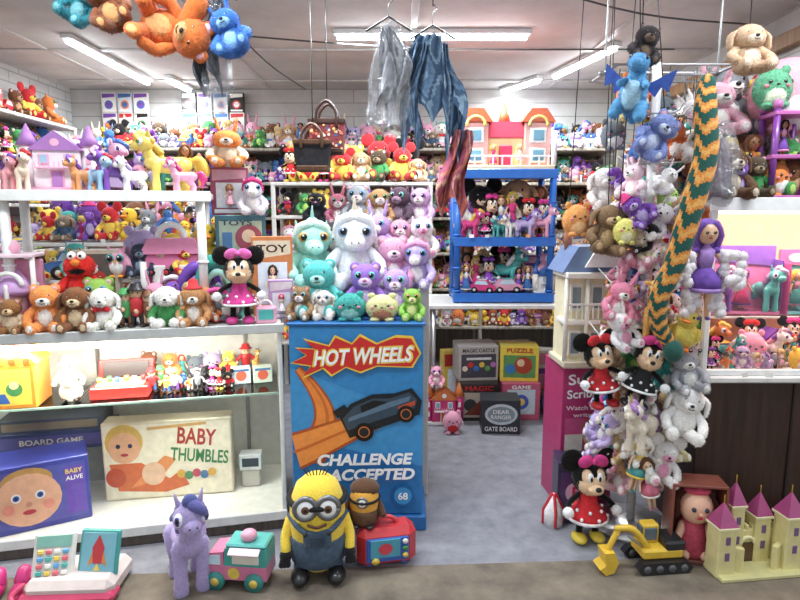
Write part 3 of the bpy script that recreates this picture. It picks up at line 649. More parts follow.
zb = .091
g = Geo(); g.box((0, 0, .2), (.66, .12, .4), '#e4d9bc', CA); y = -.062
g.flat([(-.32, .01), (.32, .01), (.32, .385), (-.32, .385)], y+.0008, '#f0e8d0')
g.disc(-.22, .27, .08, y, '#e8b088'); g.disc(-.22, .3, .095, y+.0003, '#d8b050', rz=.09); g.disc(-.25, .28, .012, y-.001, '#203060', n=8); g.disc(-.19, .28, .012, y-.001, '#203060', n=8); g.disc(-.22, .235, .02, y-.001, '#c03040', n=10, rz=.008)
g.flat([(-.3, .19), (-.14, .19), (.0, .1), (.06, .14), (.1, .06), (-.02, .03), (-.26, .05)], y, '#d86a34'); g.disc(-.08, .13, .06, y-.0008, '#e8c0a0'); g.disc(-.27, .12, .05, y-.0008, '#c84c28')
g.flat([(-.2, .06), (-.05, .1), (.04, .2), (-.02, .22), (-.12, .14)], y-.0005, '#e89050')
for i in range(5): g.disc(.06+.04*i, .12-.01*(i % 2), .022, y-.0006*i-.001, ['#d8a838', '#50905a', '#c85060', '#5080b0', '#d8a838'][i])
text(g, 'BABY', .15, .31, .2, y-.001, '#b43c2c', h=.085, rot=-.12); text(g, 'THUMBLES', .16, .21, .3, y-.001, '#3c8850', h=.07, rot=-.12)
g.flat([(-.1, .355), (.2, .37), (.2, .385), (-.1, .37)], y, '#d8a860')
cput('doll_game_box', g, -1.25, .36, zb, (1.0, 1, 1.08), -.06)
g = Geo(); g.box((0, 0, .19), (.52, .3, .38), '#3a44a8', CA); y = -.152
g.flat([(-.24, .03), (.24, .03), (.24, .35), (-.24, .35)], y, '#5058b8'); g.disc(-.06, .18, .17, y-.001, '#f0b898', rz=.15); g.disc(-.06, .29, .13, y-.0006, '#c89850', rz=.07)
for s in (-1, 1): g.disc(-.06+s*.06, .2, .026, y-.002, '#ffffff', n=12); g.disc(-.06+s*.06, .2, .017, y-.003, '#3060c0', n=10); g.disc(-.06+s*.06, .2, .008, y-.0036, '#101018', n=8); g.disc(-.06+s*.1, .14, .03, y-.002, '#f09888', n=12)
g.disc(-.06, .11, .034, y-.002, '#c83848', n=12, rz=.014); g.disc(-.06, .155, .016, y-.0025, '#dc9c80', n=10)
g.flat([(.13, .05), (.235, .05), (.235, .33), (.13, .33)], y-.001, '#6a4cc0'); text(g, 'BABY', .18, .3, .09, y-.002, '#ffe060'); text(g, 'ALIVE', .18, .26, .09, y-.002, '#ffffff')
cput('baby_doll_box', g, -1.80, .22, zb, (.82, .8, .88), .3)
cput('board_game_box', gamebox(.56, .22, .1, '#26335e', [('r', 0, .05, .5, .06, '#4a4680'), ('t', 'BOARD GAME', 0, .05, .3, '#c8c0b0', .03)]), -1.84, .47, .385)
cput('board_game_box', gamebox(.5, .22, .07, '#3a4458', [('r', 0, .035, .45, .04, '#80705a')]), -1.84, .47, .486)
g = Geo(); g.box((0, 0, .11), (.3, .2, .22), '#f09820'); g.prism([(-.16, .22), (.16, .22), (.1, .29), (-.1, .29)], -.1, .1, '#f4c818')
g.flat([(-.13, .02), (.13, .02), (.13, .2), (-.13, .2)], -.102, '#f6d848'); g.disc(-.05, .12, .05, -.103, '#d03a28'); g.disc(.06, .1, .035, -.103, '#3a8a50'); g.disc(-.05, .14, .025, -.1036, '#f0c8a0'); g.torus((0, 0, .29), .05, .01, '#d04020', a0=0, a1=pi)
g.disc(.06, .12, .02, -.1036, '#f0c8a0'); g.flat([(-.02, .03), (.04, .03), (.02, .08), (0, .08)], -.1036, '#3060b0')
for i in range(5): g.box((-.12+.06*i, -.103, .24), (.03, .006, .03), '#e86020')
cput('toy_lunch_box', g, -1.87, .18, .706, (1, 1, .95))
g = Geo(); g.add(figure(WH, WH, '#f0ece4', '#f2eee4'), XF(sc=.2)); g.sph((0, -.04, .13), (.035, .03, .05), '#f0ece4'); g.sph((0, 0, .05), (.05, .045, .05), '#e8e4dc'); cput('gnome_figurine', g, -1.60, .16, .706)
g = Geo(); g.box((0, 0, .03), (.27, .17, .06), '#c42820'); g.box((0, 0, .064), (.22, .13, .01), '#e8c890'); g.box((0, .11, .1), (.27, .02, .11), '#a82018', rot=(-.3, 0, 0)); g.box((0, .098, .105), (.22, .01, .08), '#3a2a28', rot=(-.3, 0, 0))
for i in range(6): g.cyl((-.1+.04*i, -.02+.02*(i % 2), .068), (-.1+.04*i, -.02+.02*(i % 2), .095), .012, [YE, GR, BL, OR, WH, RE][i])
cput('tabletop_toy_game', g, -1.40, .22, .706)
g = Geo(); fl_ = figs+[dolls[6], dolls[7], plush[7], plush[26]]
for i in range(11): g.add(fl_[i], XF((-.17+.037*i, .03*math.sin(i*2), 0), (0, 0, R.uniform(-.5, .5)), R.uniform(.08, .12)))
cput('toy_figurines', g, -1.10, .22, .706)
g = Geo(); fill(g, (-.35, 0), (.35, 0), 0, .12, .17, dolls+figs+plush); cput('toy_figurines', g, -1.1, .46, .706)
for X, c in ((-.86, '#d8e4e8'), (-.75, '#c8d8c8')):
    cput('small_toy_box', gamebox(.1, .07, .085, c, [('c', 0, .045, .028, '#d86040'), ('r', 0, .075, .08, .012, '#4070a0')]), X, .3, .706, 1, .1)
g = gamebox(.12, .08, .09, '#dce0e4', [('r', 0, .045, .09, .05, '#303848')]); g.box((.0, 0, -.05), (.1, .07, .1), '#c8c4bc', CA); 
cput('small_toy_box', g, -.84, .36, zb+.1, 1, -.1)

# ------------------------------------------------------------------ on top of the left counter
zc = 1.0705
g = Geo(); S = '#ecece8'
g.box((-.42, 0, .625), (.95, .34, .035), S); g.box((-.42, -.17, .62), (.97, .012, .05), '#f6f6f2')
g.box((-.42, .1, .2), (.9, .14, .02), S)
for x in (-.85, .01):
    for y in (-.12, .12): g.cyl((x, y, 0), (x, y, .62), .022, S); g.torus((x, y, .3), .024, .006, '#ffffff', rot=(pi/2, 0, 0))
cput('white_plastic_shelf', g, -1.02, .3, zc)
zt = zc+.644
cput('toy_castle', house('#f0e4ec', '#b078c0', '#f0b0cc'), -1.65, .32, zt, (.34, .3, .3))
cput('toy_pony', tpony('#f0d458', '#e8c038', '#3a9a48', mane2='#f6e890'), -1.16, .28, zt, .27, -1.15)
for X, c, m, s in ((-1.82, '#f0a0a8', PU, .15), (-1.76, '#e8d0b8', RE, .17), (-1.5, '#f0a060', PU, .15), (-1.43, '#9cc8e8', RE, .16), (-1.36, PU, PK, .19), (-1.28, WH, LV, .15), (-1.06, PK, HP, .15)):
    cput('toy_pony', tpony(c, m), X, .2, zt, s, R.choice((-1, 1))*R.uniform(.5, 1.2))
cput('toy_carriage', car('#e8c8f0', HP), -1.42, .36, zt, .2)
g = Geo(); fill(g, (-.4, 0), (.4, 0), 0, .18, .26, ponies+dolls+props[:2], gap=.65); cput('toy_ponies', g, -1.4, .42, zt)
ztop2 = zc+.2105
def elmo():
    g = Geo(); c = '#e02018'
    g.sph((0, 0, .28), (.25, .2, .28), c); g.sph((0, -.02, .7), (.29, .24, .25), c)
    for s in (-1, 1):
        g.sph((s*.09, -.16, .92), .085, '#ffffff', PS); g.sph((s*.085, -.235, .92), .03, '#000000', PS)
        g.tube([(s*.22, 0, .45), (s*.34, -.12, .3), (s*.3, -.24, .3)], .08, c, sm=2); g.tube([(s*.13, -.1, .1), (s*.2, -.38, .1)], .1, c)
    g.sph((0, -.27, .8), (.075, .08, .06), '#f08a20'); g.sph((0, -.2, .63), (.15, .07, .07), '#0c0808'); return g
g = Geo(); g.box((0, 0, .06), (.24, .16, .12), '#503868', CA); g.flat([(-.1, .02), (.1, .02), (.1, .1), (-.1, .1)], -.081, '#d8a040'); cput('cardboard_riser', g, -1.53, .2, zc)
cput('red_monster_plush', elmo(), -1.53, .18, zc+.121, .24)
g = gamebox(.22, .08, .36, '#c8b8a0', [('r', 0, .2, .18, .28, '#605850'), ('c', 0, .2, .06, '#c04030')]); cput('framed_toy_box', g, -1.53, .33, zc+.0)
cput('tiger_plush', teddy('#f09848', WH, 'round', WH), -1.63, .08, zc, .22, .1)
cput('puppy_plush', teddy('#8a5834', '#e8d0a8', 'flop'), -1.5, .07, zc, .21)
cput('frog_plush', teddy('#90b848', '#e0e0a8', 'round', big=True), -1.44, .15, zc, .24)
cput('puppy_plush', teddy('#f0ece4', WH, 'flop', bow=RE), -1.39, .07, zc, .2)
for X, f, s in ((-1.31, figure(GR, BR, '#e8c098', GR), .17), (-1.26, figure(RE, BK, '#e0b088', BK), .19), (-1.21, figure(BR, TA, '#e8c098', BR), .16)): cput('pirate_figurine', f, X, .1, zc, s)
cput('puppy_plush', teddy(WH, WH, 'flop', shirt=GR), -1.12, .08, zc, .2)
cput('puppy_plush', teddy('#c89058', WH, 'flop', hat=RE), -1.0, .08, zc, .2)
cput('monkey_plush', teddy('#9a6838', '#e8c898', 'round', shirt='#e8d0b0'), -1.76, .06, zc, .16)
g = Geo(); fill(g, (-.42, 0), (.42, 0), 0, .18, .28, plush+boxes+props); fill(g, (-.42, -.08), (.42, -.08), 0, .12, .18, plush+dolls+ponies); cput('assorted_toys', g, -1.4, .43, ztop2)
g = Geo(); fill(g, (-.42, 0), (.42, 0), 0, .16, .2, plush+boxes[:5]+dolls, gap=.7); cput('small_plush_toys', g, -1.2, .18, zc)
g = Geo(); g.box((0, 0, .02), (.26, .14, .04), PK); g.box((0, .04, .16), (.24, .05, .26), '#e878a8'); g.prism([(-.14, .29), (.14, .29), (.1, .36), (-.1, .36)], 0, .07, '#f090b8')
for s in (-1, 1): g.cyl((s*.12, -.03, .04), (s*.12, -.03, .26), .015, WH); g.box((s*.06, .01, .2), (.06, .02, .08), WH); g.box((s*.06, .01, .09), (.05, .02, .07), '#a8d8e8')
g.torus((0, .03, .36), .06, .014, '#ffffff', a0=0, a1=pi); g.torus((0, -.02, .12), .07, .012, '#ffffff', a0=0, a1=pi); cput('toy_playhouse', g, -1.17, .3, zc, (1.1, 1, 1.15))
g = Geo(); g.box((0, 0, .02), (.2, .14, .04), HP); g.box((0, .05, .15), (.19, .03, .26), '#f0a0c0'); g.cyl((0, 0, .04), (0, 0, .14), .04, '#f8c8d8'); g.lathe([(.07, .14), (.085, .16), (.05, .2), (.02, .24)], '#d8a8e0')
for s in (-1, 1): g.cyl((s*.09, -.05, .04), (s*.09, -.05, .3), .01, WH)
g.box((0, 0, .3), (.2, .14, .015), '#f8d8e4'); g.sph((0, 0, .33), .035, '#f0b0c8', PS); g.torus((0, -.06, .18), .05, .01, WH, a0=0, a1=pi)
for a in range(4): g.tube([(.07*math.cos(a*pi/2), .07*math.sin(a*pi/2), .04), (.085*math.cos(a*pi/2), .085*math.sin(a*pi/2), .18)], .008, WH, PS)
cput('toy_carousel', g, -1.82, .2, zc, 1.15)
def arch(c, c2, r):
    g = Geo(); P = [(-r, 0, 0.0), (-r, 0, r*.8)]+[(r*math.cos(pi-pi*i/10), 0, r*.8+r*math.sin(pi-pi*i/10)) for i in range(1, 11)]+[(r, 0, 0.0)]
    g.tube(P, r*.22, c, PS, 10, cap=False); g.tube([(p[0]*.68, 0, p[2]*.8) for p in P], r*.12, c2, PS, 8, cap=False); return g
cput('toy_rainbow_arch', arch('#7848b8', '#c090e0', .1), -1.03, .26, zc, (1, 1, 1.5))
cput('toy_rainbow_arch', arch('#28a898', '#b0e8d8', .1), -.93, .22, zc, (1, 1, 1.7))
cput('mouse_doll_plush', mousegirl('#d83890', '#e060a8'), -.79, .08, zc, (.36, .36, .35))
g = block(.62, 1, '#d88040', '#e8d0b0', '#3a2818', 'TOY', True); cput('carded_fashion_doll', g, -.68, .3, zc, (.34, .3, .42))
g = Geo(); g.torus((0, 0, .09), .075, .014, '#d83890'); g.torus((0, 0, .09), .05, .008, WH); cput('toy_hoop', g, -.91, .12, zc)
g = Geo(); g.box((0, 0, .04), (.1, .08, .08), PK); g.box((0, -.042, .045), (.07, .006, .05), TE); g.torus((0, 0, .08), .03, .006, WH, a0=0, a1=pi); cput('toy_handbag', g, -.67, .08, zc)
cput('carded_fashion_doll', block(.62, 1, '#c8a0d0', '#f0e0e8', HP, None, True), -.62, .2, zc, (.2, .3, .2))

cput('stacked_toy_box', gamebox(.28, .24, .28, '#4a5a50', [('r', 0, .14, .24, .22, '#b8a880'), ('c', -.04, .14, .08, '#6a8a50'), ('c', .07, .12, .04, '#c86040')]), -.87, .46, zc)
cput('stacked_toy_box', gamebox(.26, .22, .25, '#386a78', [('r', 0, .12, .22, .2, '#a8b8a0'), ('c', .04, .13, .07, '#a04858'), ('c', .04, .14, .035, '#e8c8a8'), ('r', -.07, .1, .05, .12, '#4a78a8'), ('t', 'TOYS', -.02, .21, .16, '#284050', .028)]), -.87, .46, zc+.281)
zq = zc+.532
cput('boxed_doll', block(.75, 1, '#a84868', '#d8a0b0', '#a87838', None, True), -.92, .46, zq, (.26, .4, .25))
cput('fox_plush', teddy('#e8903c', '#f0e0d0', 'bunny', '#f0e0d0', shirt='#e8d8c0', inner='#e05030'), -.92, .44, zq+.251, (.26, .26, .2))
cput('pony_plush', teddy('#e8e0e8', WH, 'cat', mane=HP, big=True), -.79, .4, zq, .19)

# ------------------------------------------------------------------ Car display stand (blue, printed)
g = Geo(); bw, bd, bh = .66, .32, 1.08
g.box((0, 0, .04), (.7, .36, .08), '#1468ac', CA); g.box((0, 0, .575), (bw, bd, .99), '#1a78bc', CA); g.box((0, 0, 1.073), (.68, .34, .014), '#1468ac', CA)
y = -bd/2-.001
g.flat([(-.33, .5), (.33, .34), (.33, 1.06), (-.33, 1.06)], y, '#3494d2'); y -= .001
g.flat([(-.33, .86), (.33, .6), (.33, 1.06), (-.33, 1.06)], y, '#2686c6'); y -= .001
def ribbon(P, w, y, col):
    P = np.array(P, float); 
    T = np.gradient(P, axis=0); T /= np.linalg.norm(T, axis=1)[:, None]; N = np.stack([-T[:, 1], T[:, 0]], 1)
    w = np.linspace(w[0], w[1], len(P))[:, None] if hasattr(w, '__len__') else w
    A = P+N*w; B = P-N*w; A[:, 0] = np.clip(A[:, 0], -.328, .328); B[:, 0] = np.clip(B[:, 0], -.328, .328)
    V = [(a[0], y, a[1]) for a in A]+[(b[0], y, b[1]) for b in B]; n = len(P)
    g.faces(V, [(i, i+1, n+i+1, n+i) for i in range(n-1)], col, CA)
rA = [(-.29+.13*math.sin(t*pi*.9), .85-.46*t) for t in np.linspace(0, 1, 18)]
for w0, cc in (((.02, .085), '#b84e14'), ((.012, .07), '#f58a28')): ribbon(rA, w0, y, cc); y -= .001
ribbon([(p[0]+.012, p[1]) for p in rA], (.003, .012), y, '#d86818'); y -= .001
rB = [(-.32+.47*t, .42+.05*math.sin(t*pi)+.2*t*t) for t in np.linspace(0, 1, 16)]
for w0, cc in (((.1, .045), '#b84e14'), ((.085, .034), '#f79232'), (.007, '#d86818')): ribbon(rB, w0, y, cc); y -= .001
def rot2(P, a, cx, cz, s=1): return [(cx+s*(x*math.cos(a)-z*math.sin(a)), cz+s*(x*math.sin(a)+z*math.cos(a))) for x, z in P]
a = .42; cx, cz = .12, .63
g.flat(rot2([(-.2, -.06), (.17, -.09), (.21, -.03), (.19, .05), (.1, .06), (.0, .1), (-.12, .1), (-.2, .06)], a, cx, cz), y, '#141a22'); y -= .001
g.flat(rot2([(-.19, -.02), (.16, -.05), (.19, -.015), (.17, .035), (.07, .045), (-.01, .08), (-.11, .08), (-.19, .045)], a, cx, cz), y, '#34485a'); y -= .001
g.flat(rot2([(-.17, .02), (.15, -.005), (.17, .015), (.06, .03), (-.16, .038)], a, cx, cz), y, '#5c7890'); g.flat(rot2([(-.09, .035), (.05, .035), (-.01, .07), (-.08, .07)], a, cx, cz), y-.0005, '#0c1016')
g.flat(rot2([(.08, -.04), (.17, -.035), (.18, -.015), (.09, -.01)], a, cx, cz), y, '#c84820'); g.flat(rot2([(-.21, .06), (-.14, .07), (-.15, .11), (-.22, .1)], a, cx, cz), y, '#141a22'); y -= .001
for px_, r in ((-.12, .048), (.11, .044)):
    q = rot2([(px_, -.06)], a, cx, cz)[0]; g.disc(q[0], q[1], r, y, '#0a0a0c'); g.disc(q[0], q[1], r*.62, y-.001, '#d87020'); g.disc(q[0], q[1], r*.5, y-.002, '#1c2026')
y -= .003
fl = [(-.29, .955), (-.2, .95), (-.25, .995), (-.13, .965), (-.1, 1.01), (-.02, .975), (.02, 1.015), (.1, .975), (.19, 1.01), (.27, 1.005), (.31, .93), (.27, .865), (.1, .87), (.02, .84), (-.05, .865), (-.12, .825), (-.16, .86), (-.26, .815), (-.22, .87), (-.315, .885), (-.24, .92)]
g.flat([(x*1.03, .915+(z-.915)*1.14) for x, z in fl], y, '#f6c820'); y -= .001
g.flat(fl, y, '#d8201c'); y -= .001
text(g, 'HOT WHEELS', .035, .918, .51, y, '#f6d040', h=.09, off=.05, shear=.3, rot=.05); y -= .001
text(g, 'HOT WHEELS', .035, .918, .49, y, '#ffffff', h=.075, off=.02, shear=.3, rot=.05); y -= .001
text(g, 'CHALLENGE', .04, .385, .48, y, '#ffffff', h=.062, off=.04, shear=.2, rot=.02); text(g, 'ACCEPTED', .07, .305, .44, y, '#ffffff', h=.062, off=.04, shear=.2, rot=.02); y -= .001
g.disc(.23, .19, .055, y, '#1468ac'); g.disc(.23, .19, .045, y-.001, '#2f9ad8'); text(g, '68', .23, .19, .05, y-.002, '#ffffff')
make('toy_car_display_stand', g, (-.215, 2.95, 0))

g = Geo(); zs = [1.2, 1.36, 1.54]
for i, (z, y0) in enumerate(zip(zs, (3.15, 3.3, 3.45))): g.box((-.2, y0+.08, z/2), (.72, .15, z), '#c8c4bc')
make('stepped_display_riser', g)
SPx = lambda n, g_, x, y, z, s, r=0: make(n, g_, (x, y, z), r, s)
zz = 1.0805
SPx('beaver_plush', boo('#9a7850', WH, '#60b0d0', 'round'), -.5, 2.9, zz, .17, -.1)
SPx('puppy_plush', boo('#e4d8cc', WH, '#4090d0', 'flop'), -.385, 2.9, zz, .15)
SPx('turtle_plush', squish('#3caaa0', '#a0d8cc'), -.25, 2.88, zz, (.2, .18, .15))
SPx('owl_plush', squish('#dcd89c', '#c0805c'), -.09, 2.88, zz, (.21, .18, .14))
SPx('dragon_plush', boo('#90c850', '#f0f0a8', '#e08030'), .06, 2.89, zz, .16)
SPx('bear_plush', teddy('#50bcb8', '#f0f8f8', 'round', '#a0e0dc', badge='#e8a8c8', inner='#a0e0dc'), -.42, 3.0, zz, .3)
SPx('hippo_plush', boo('#9a70c8', '#dcc0ec', '#40c0d0', 'round'), -.18, 3.02, zz, .28)
SPx('cat_plush', boo('#b898d8', '#f0e0f8', '#40c0d0', 'cat'), -.02, 3.03, zz, .25, -.1)
SPx('pony_plush', teddy('#a0dccc', '#b4e8d8', 'cat', mane='#d0f0e8', big=True, iris='#d09830', horn='#a0dccc'), -.49, 3.22, 1.2, .37, .3)
SPx('unicorn_plush', teddy('#e4e4e8', '#f6f6f2', 'cat', '#f4f0f0', mane='#fafafa', big=True, iris='#88a0c8', horn='#ecdcc0'), -.25, 3.2, 1.2, .41, .1)
SPx('bear_plush', teddy('#e0a0c0', WH, 'round', '#f4d0e0', badge='#f0e080'), -.04, 3.22, 1.2, .29, .1)
SPx('unicorn_plush', teddy(LV, WH, 'cat', mane='#e8a0c8', big=True), .1, 3.2, 1.2, .26, -.25)
for i, (c, b, e, k) in enumerate([('#b8c8d0', WH, 'cat', '#60c080'), ('#505058', WH, 'cat', '#e0c040'), ('#8a6850', WH, 'flop', '#50a0d0'), ('#c0a0d8', WH, 'bunny', '#50a0d0'), ('#e0a0b4', WH, 'flop', '#a060c0'), ('#f0e8e8', PK, 'cat', '#50a0d0')]):
    SPx('beanie_plush', boo(c, b, k, e), -.5+.125*i, 3.38, 1.36, R.uniform(.2, .27), R.uniform(-.4, .3))
for i, (c, b, e, k) in enumerate([('#282830', '#404048', 'cat', '#e0c040'), ('#d07890', WH, 'bunny', '#60c080'), ('#a8aab0', WH, 'round', '#50a0d0'), ('#c09060', WH, 'flop', '#60a050'), ('#604858', '#a08898', 'cat', '#60c0b0'), ('#d0a8d0', WH, 'cat', '#a060c0')]):
    SPx('beanie_plush', boo(c, b, k, e), -.5+.125*i, 3.53, 1.54, R.uniform(.19, .25), R.uniform(-.4, .4))

# ------------------------------------------------------------------ FLOOR, front left
g = Geo(); g.box((0, 0, .05), (.4, .26, .1), '#d8c8c4', bev=.03); g.box((0, -.1, .03), (.42, .1, .045), '#d04068', bev=.015)
K = Geo(); K.box((0, 0, 0), (.18, .03, .2), '#e0dcd4', bev=.01)
K.box((0, -.017, .06), (.15, .006, .05), '#7fb8a8')
for i in range(4):
    for j in range(4): K.box((-.054+.036*i, -.02, -.075+.03*j), (.026, .012, .02), [TE, '#e86878', '#5aa8d8', YE, WH][(i*3+j) % 5], bev=.004)
g.add(K, XF((-.1, -.01, .17), (-.45, 0, .1)))
K = Geo(); K.box((0, 0, 0), (.19, .02, .2), '#3a9c98', bev=.008); K.box((0, -.012, 0), (.16, .004, .17), '#78b8c8')
K.prism([(-.02, -.05), (.02, -.05), (.028, .02), (0, .075), (-.028, .02)], -.017, -.014, '#c83038'); K.prism([(-.045, -.06), (-.02, -.04), (-.026, 0)], -.017, -.014, '#e08030'); K.prism([(.045, -.06), (.02, -.04), (.026, 0)], -.017, -.014, '#e08030'); K.prism([(-.015, -.08), (.015, -.08), (0, -.05)], -.017, -.014, YE)
g.add(K, XF((.1, .0, .175), (-.35, 0, -.1)))
g.tube([(-.2, -.1, .08), (-.23, -.14, .05), (-.2, -.17, .03)], .012, '#d04068', PS, sm=3)
make('toy_cash_register', g, (-1.39, 2.32, 0), .05, .93)
g = Geo()
for s in (-1, 1): g.sph((s*.05, 0, .03), (.035, .09, .03), '#b01860', PS); g.tube([(s*.05, .03, .05), (s*.05, .05, .08)], [.035, .03], '#c82878', PS)
make('toy_shoes', g, (-1.66, 2.25, 0), .2)
make('pony_plush', pony('#b4a4d4', '#6a68a8', '#5040a0', mane2='#56609a', mark='#f0d860'), (-.92, 2.34, 0), .5, (.42, .30, .43))
g = Geo(); P_ = '#e07aa0'
g.prism([(-.16, .05), (.15, .05), (.15, .12), (-.16, .12)], -.07, .07, P_); g.prism([(-.06, .12), (.15, .12), (.15, .21), (-.05, .21)], -.068, .068, '#3aa8a0')
g.prism([(-.16, .12), (-.06, .12), (-.06, .19), (-.13, .18)], -.066, .066, P_); g.prism([(-.145, .125), (-.075, .125), (-.075, .175), (-.125, .17)], -.07, .07, '#cfeaf4')
g.box((.05, -.07, .165), (.13, .008, .06), '#e8e0d0'); g.box((.05, -.085, .205), (.15, .04, .008), '#f0d0dc', rot=(.4, 0, 0)); g.box((.05, 0, .22), (.2, .13, .02), '#58b8b0', bev=.008); g.sph((.05, -.01, .25), (.04, .04, .03), '#e0a0b8', PS)
for x in (-.1, .09):
    for y in (-.07, .07): g.cyl((x, y-.015, .045), (x, y+.015, .045), .045, '#2c9088'); g.cyl((x, y-.018, .045), (x, y+.018, .045), .02, YE)
g.disc(-.01, .085, .03, -.072, YE, n=12); g.sph((-.16, -.045, .09), .014, YE, PS); g.sph((-.16, .045, .09), .014, YE, PS); g.add(figs[3], XF((.05, -.05, .14), sc=.07))
make('toy_food_truck', g, (-.70, 2.36, 0), -.1, .9)

def goggle(g, x, y, z, r):
    g.torus((x, y, z), r, r*.28, '#8a8c90', ME, n=24); g.cyl((x, y+.03, z), (x, y-.005, z), r, '#8a8c90', ME, seg=20); g.sph((x, y-.002, z), (r*.9, r*.35, r*.9), '#ffffff', PS); g.sph((x, y-r*.3, z), (r*.42, r*.15, r*.42), '#6a4020', PS); g.sph((x, y-r*.38, z), (r*.2, r*.12, r*.2), '#080808', PS)
g = Geo(); Ym = '#f4d02c'; Dn = '#4a5e74'
g.tube([(0, 0, .13), (0, 0, .25), (0, 0, .36)], [.125, .135, .13], Ym, seg=24, sm=4)
g.lathe([(.09, .05), (.13, .08), (.14, .14), (.14, .2), (.138, .205)], Dn, CL, seg=24)
g.box((0, -.125, .23), (.13, .03, .09), Dn, CL, bev=.012); g.box((0, -.143, .225), (.06, .008, .05), '#384858', CL)
for s in (-1, 1):
    g.tube([(s*.06, -.135, .27), (s*.1, -.1, .29), (s*.135, -.0, .29)], .012, Dn, CL, sm=2); g.sph((s*.055, -.148, .265), .01, '#202020', PS)
    g.tube([(s*.125, 0, .27), (s*.15, -.03, .2), (s*.15, -.07, .15)], [.028, .026, .024], Ym, sm=3)
    for a in (-.3, 0, .3): g.tube([(s*.15, -.075, .135), (s*.155+a*.05, -.095, .095)], [.02, .014], '#222224')
    g.sph((s*.15, -.075, .13), .03, '#222224')
    g.tube([(s*.06, -.02, .08), (s*.075, -.05, .05)], [.05, .045], Dn, CL); g.sph((s*.085, -.09, .035), (.045, .075, .035), '#1c1c1e', PS)
goggle(g, -.052, -.125, .375, .048); goggle(g, .052, -.125, .375, .048)
g.torus((0, 0, .375), .134, .014, '#1c1c1e', CL, rot=(pi/2, 0, 0), n=28); g.tube([(-.04, -.134, .3), (0, -.144, .292), (.04, -.134, .3)], .006, '#5a2818', PS, sm=3)
for i in range(7): g.tube([(-.04+.013*i, 0, .475), (-.06+.02*i, 0, .505)], .003, '#181818', PS, seg=5)
make('goggled_character_plush', g, (-.37, 2.44, 0), .12, (.93, .93, .96), fur=.0035)
g = Geo(); g.box((0, 0, .1), (.24, .13, .19), '#c82c34', bev=.03); g.box((0, -.055, .1), (.19, .03, .14), '#2f62c0', bev=.02); g.box((-.01, -.072, .11), (.12, .006, .09), '#48a0b8'); g.torus((0, 0, .18), .05, .01, '#d84048', a0=.2, a1=pi-.2)
for i in range(3): g.cyl((.07, -.068, .07+.035*i), (.07, -.08, .07+.035*i), .011, [YE, GR, WH][i])
g.cyl((-.05, -.07, .05), (-.05, -.078, .05), .016, YE); g.disc(-.01, .11, .028, -.078, '#d84050', PS)
for s in (-1, 1): g.sph((s*.07, 0, .012), (.03, .05, .012), '#2f6ed0', PS)
make('toy_television', g, (-.07, 2.52, 0), .2, (1.15, 1.1, .95))
g = Geo(); g.tube([(0, 0, .1), (0, 0, .2)], [.1, .105], '#e8a834', seg=20, sm=3); g.lathe([(.07, .0), (.105, .04), (.11, .1), (.108, .13)], '#6a4a34', CL, seg=20); g.sph((0, .02, .26), (.105, .1, .06), '#5a3c28'); goggle(g, 0, -.095, .2, .035); g.torus((0, 0, .2), .105, .01, '#1c1c1e', CL, rot=(pi/2, 0, 0), n=24)
for s in (-1, 1): g.tube([(s*.1, 0, .16), (s*.14, -.05, .1)], [.025, .022], '#5a3a28'); g.sph((s*.05, -.06, .02), (.035, .06, .02), '#2a2020', PS)
make('one_eyed_character_plush', g, (-.165, 2.53, .181), -.1, (.66, .66, .64), fur=.0035)

# ------------------------------------------------------------------ RIGHT COUNTER
g = Geo(); X0, X1, Y0, Y1 = 1.42, 3.2, 2.66, 3.25; cx = (X0+X1)/2; cy = (Y0+Y1)/2; W_ = X1-X0; D_ = Y1-Y0
g.box((cx, cy, .41), (W_, D_, .82), '#3a2418', WO); g.box((cx, cy-.01, .835), (W_+.03, D_+.03, .03), '#e8e6e2')
for x in (X0+.45, X0+.9, X0+1.35): g.box((x, Y0-.003, .42), (.012, .01, .78), '#22140c', WO)
g.box((cx, cy, 1.655), (W_+.03, D_+.03, .03), '#e8e6e2'); g.box((cx, Y0-.012, 1.65), (W_+.04, .012, .06), '#fafaf8')
g.box((cx, Y1-.01, 1.245), (W_, .015, .79), '#f4b898')
for x in (X0+.012, X1-.012):
    for y in (Y0+.012, Y1-.012): g.box((x, y, 1.245), (.03, .03, .79), '#f0f0ee')
g.box((cx, Y0+.01, .865), (W_, .02, .03), '#f6f6f4')
g.faces([(X0, Y0+.004, .86), (X1, Y0+.004, .86), (X1, Y0+.004, 1.64), (X0, Y0+.004, 1.64)], [(0, 1, 2, 3)], '#ffffff', GL)
g.faces([(X0+.002, Y0, .86), (X0+.002, Y1, .86), (X0+.002, Y1, 1.64), (X0+.002, Y0, 1.64)], [(0, 1, 2, 3)], '#ffffff', GL)
g.cyl((X0+.1, Y1-.1, 1.62), (X1-.1, Y1-.1, 1.62), .011, '#ffc8b0', EM)
make('lit_display_cabinet', g)
l = bpy.data.lights.new('cabinet_glow', 'AREA'); l.shape = 'RECTANGLE'; l.size = 1.5; l.size_y = .1; l.energy = 17; l.color = (1, .66, .58)
o = bpy.data.objects.new('cabinet_glow', l); bpy.context.scene.collection.objects.link(o); o.location = (cx, Y0+.3, 1.6)
g = Geo(); small = figs+ponies+dolls+[plush[18], plush[21], plush[24], plush[8], plush[9]]
fill(g, (X0+.05, 2.74), (X1-.1, 2.74), .851, .08, .13, small, tags=.3); fill(g, (X0+.06, 2.84), (X1-.1, 2.84), .851, .13, .19, small, gap=.7); fill(g, (X0+.06, 2.95), (X1-.1, 2.95), .851, .18, .22, dolls+ponies+props, gap=.7); make('toy_figurines', g)
g = Geo(); g.box((0, 0, 0), (1.6, .2, .008), '#e0ece8', GL); g.box((0, -.1, 0), (1.6, .006, .012), '#e8f4f0')
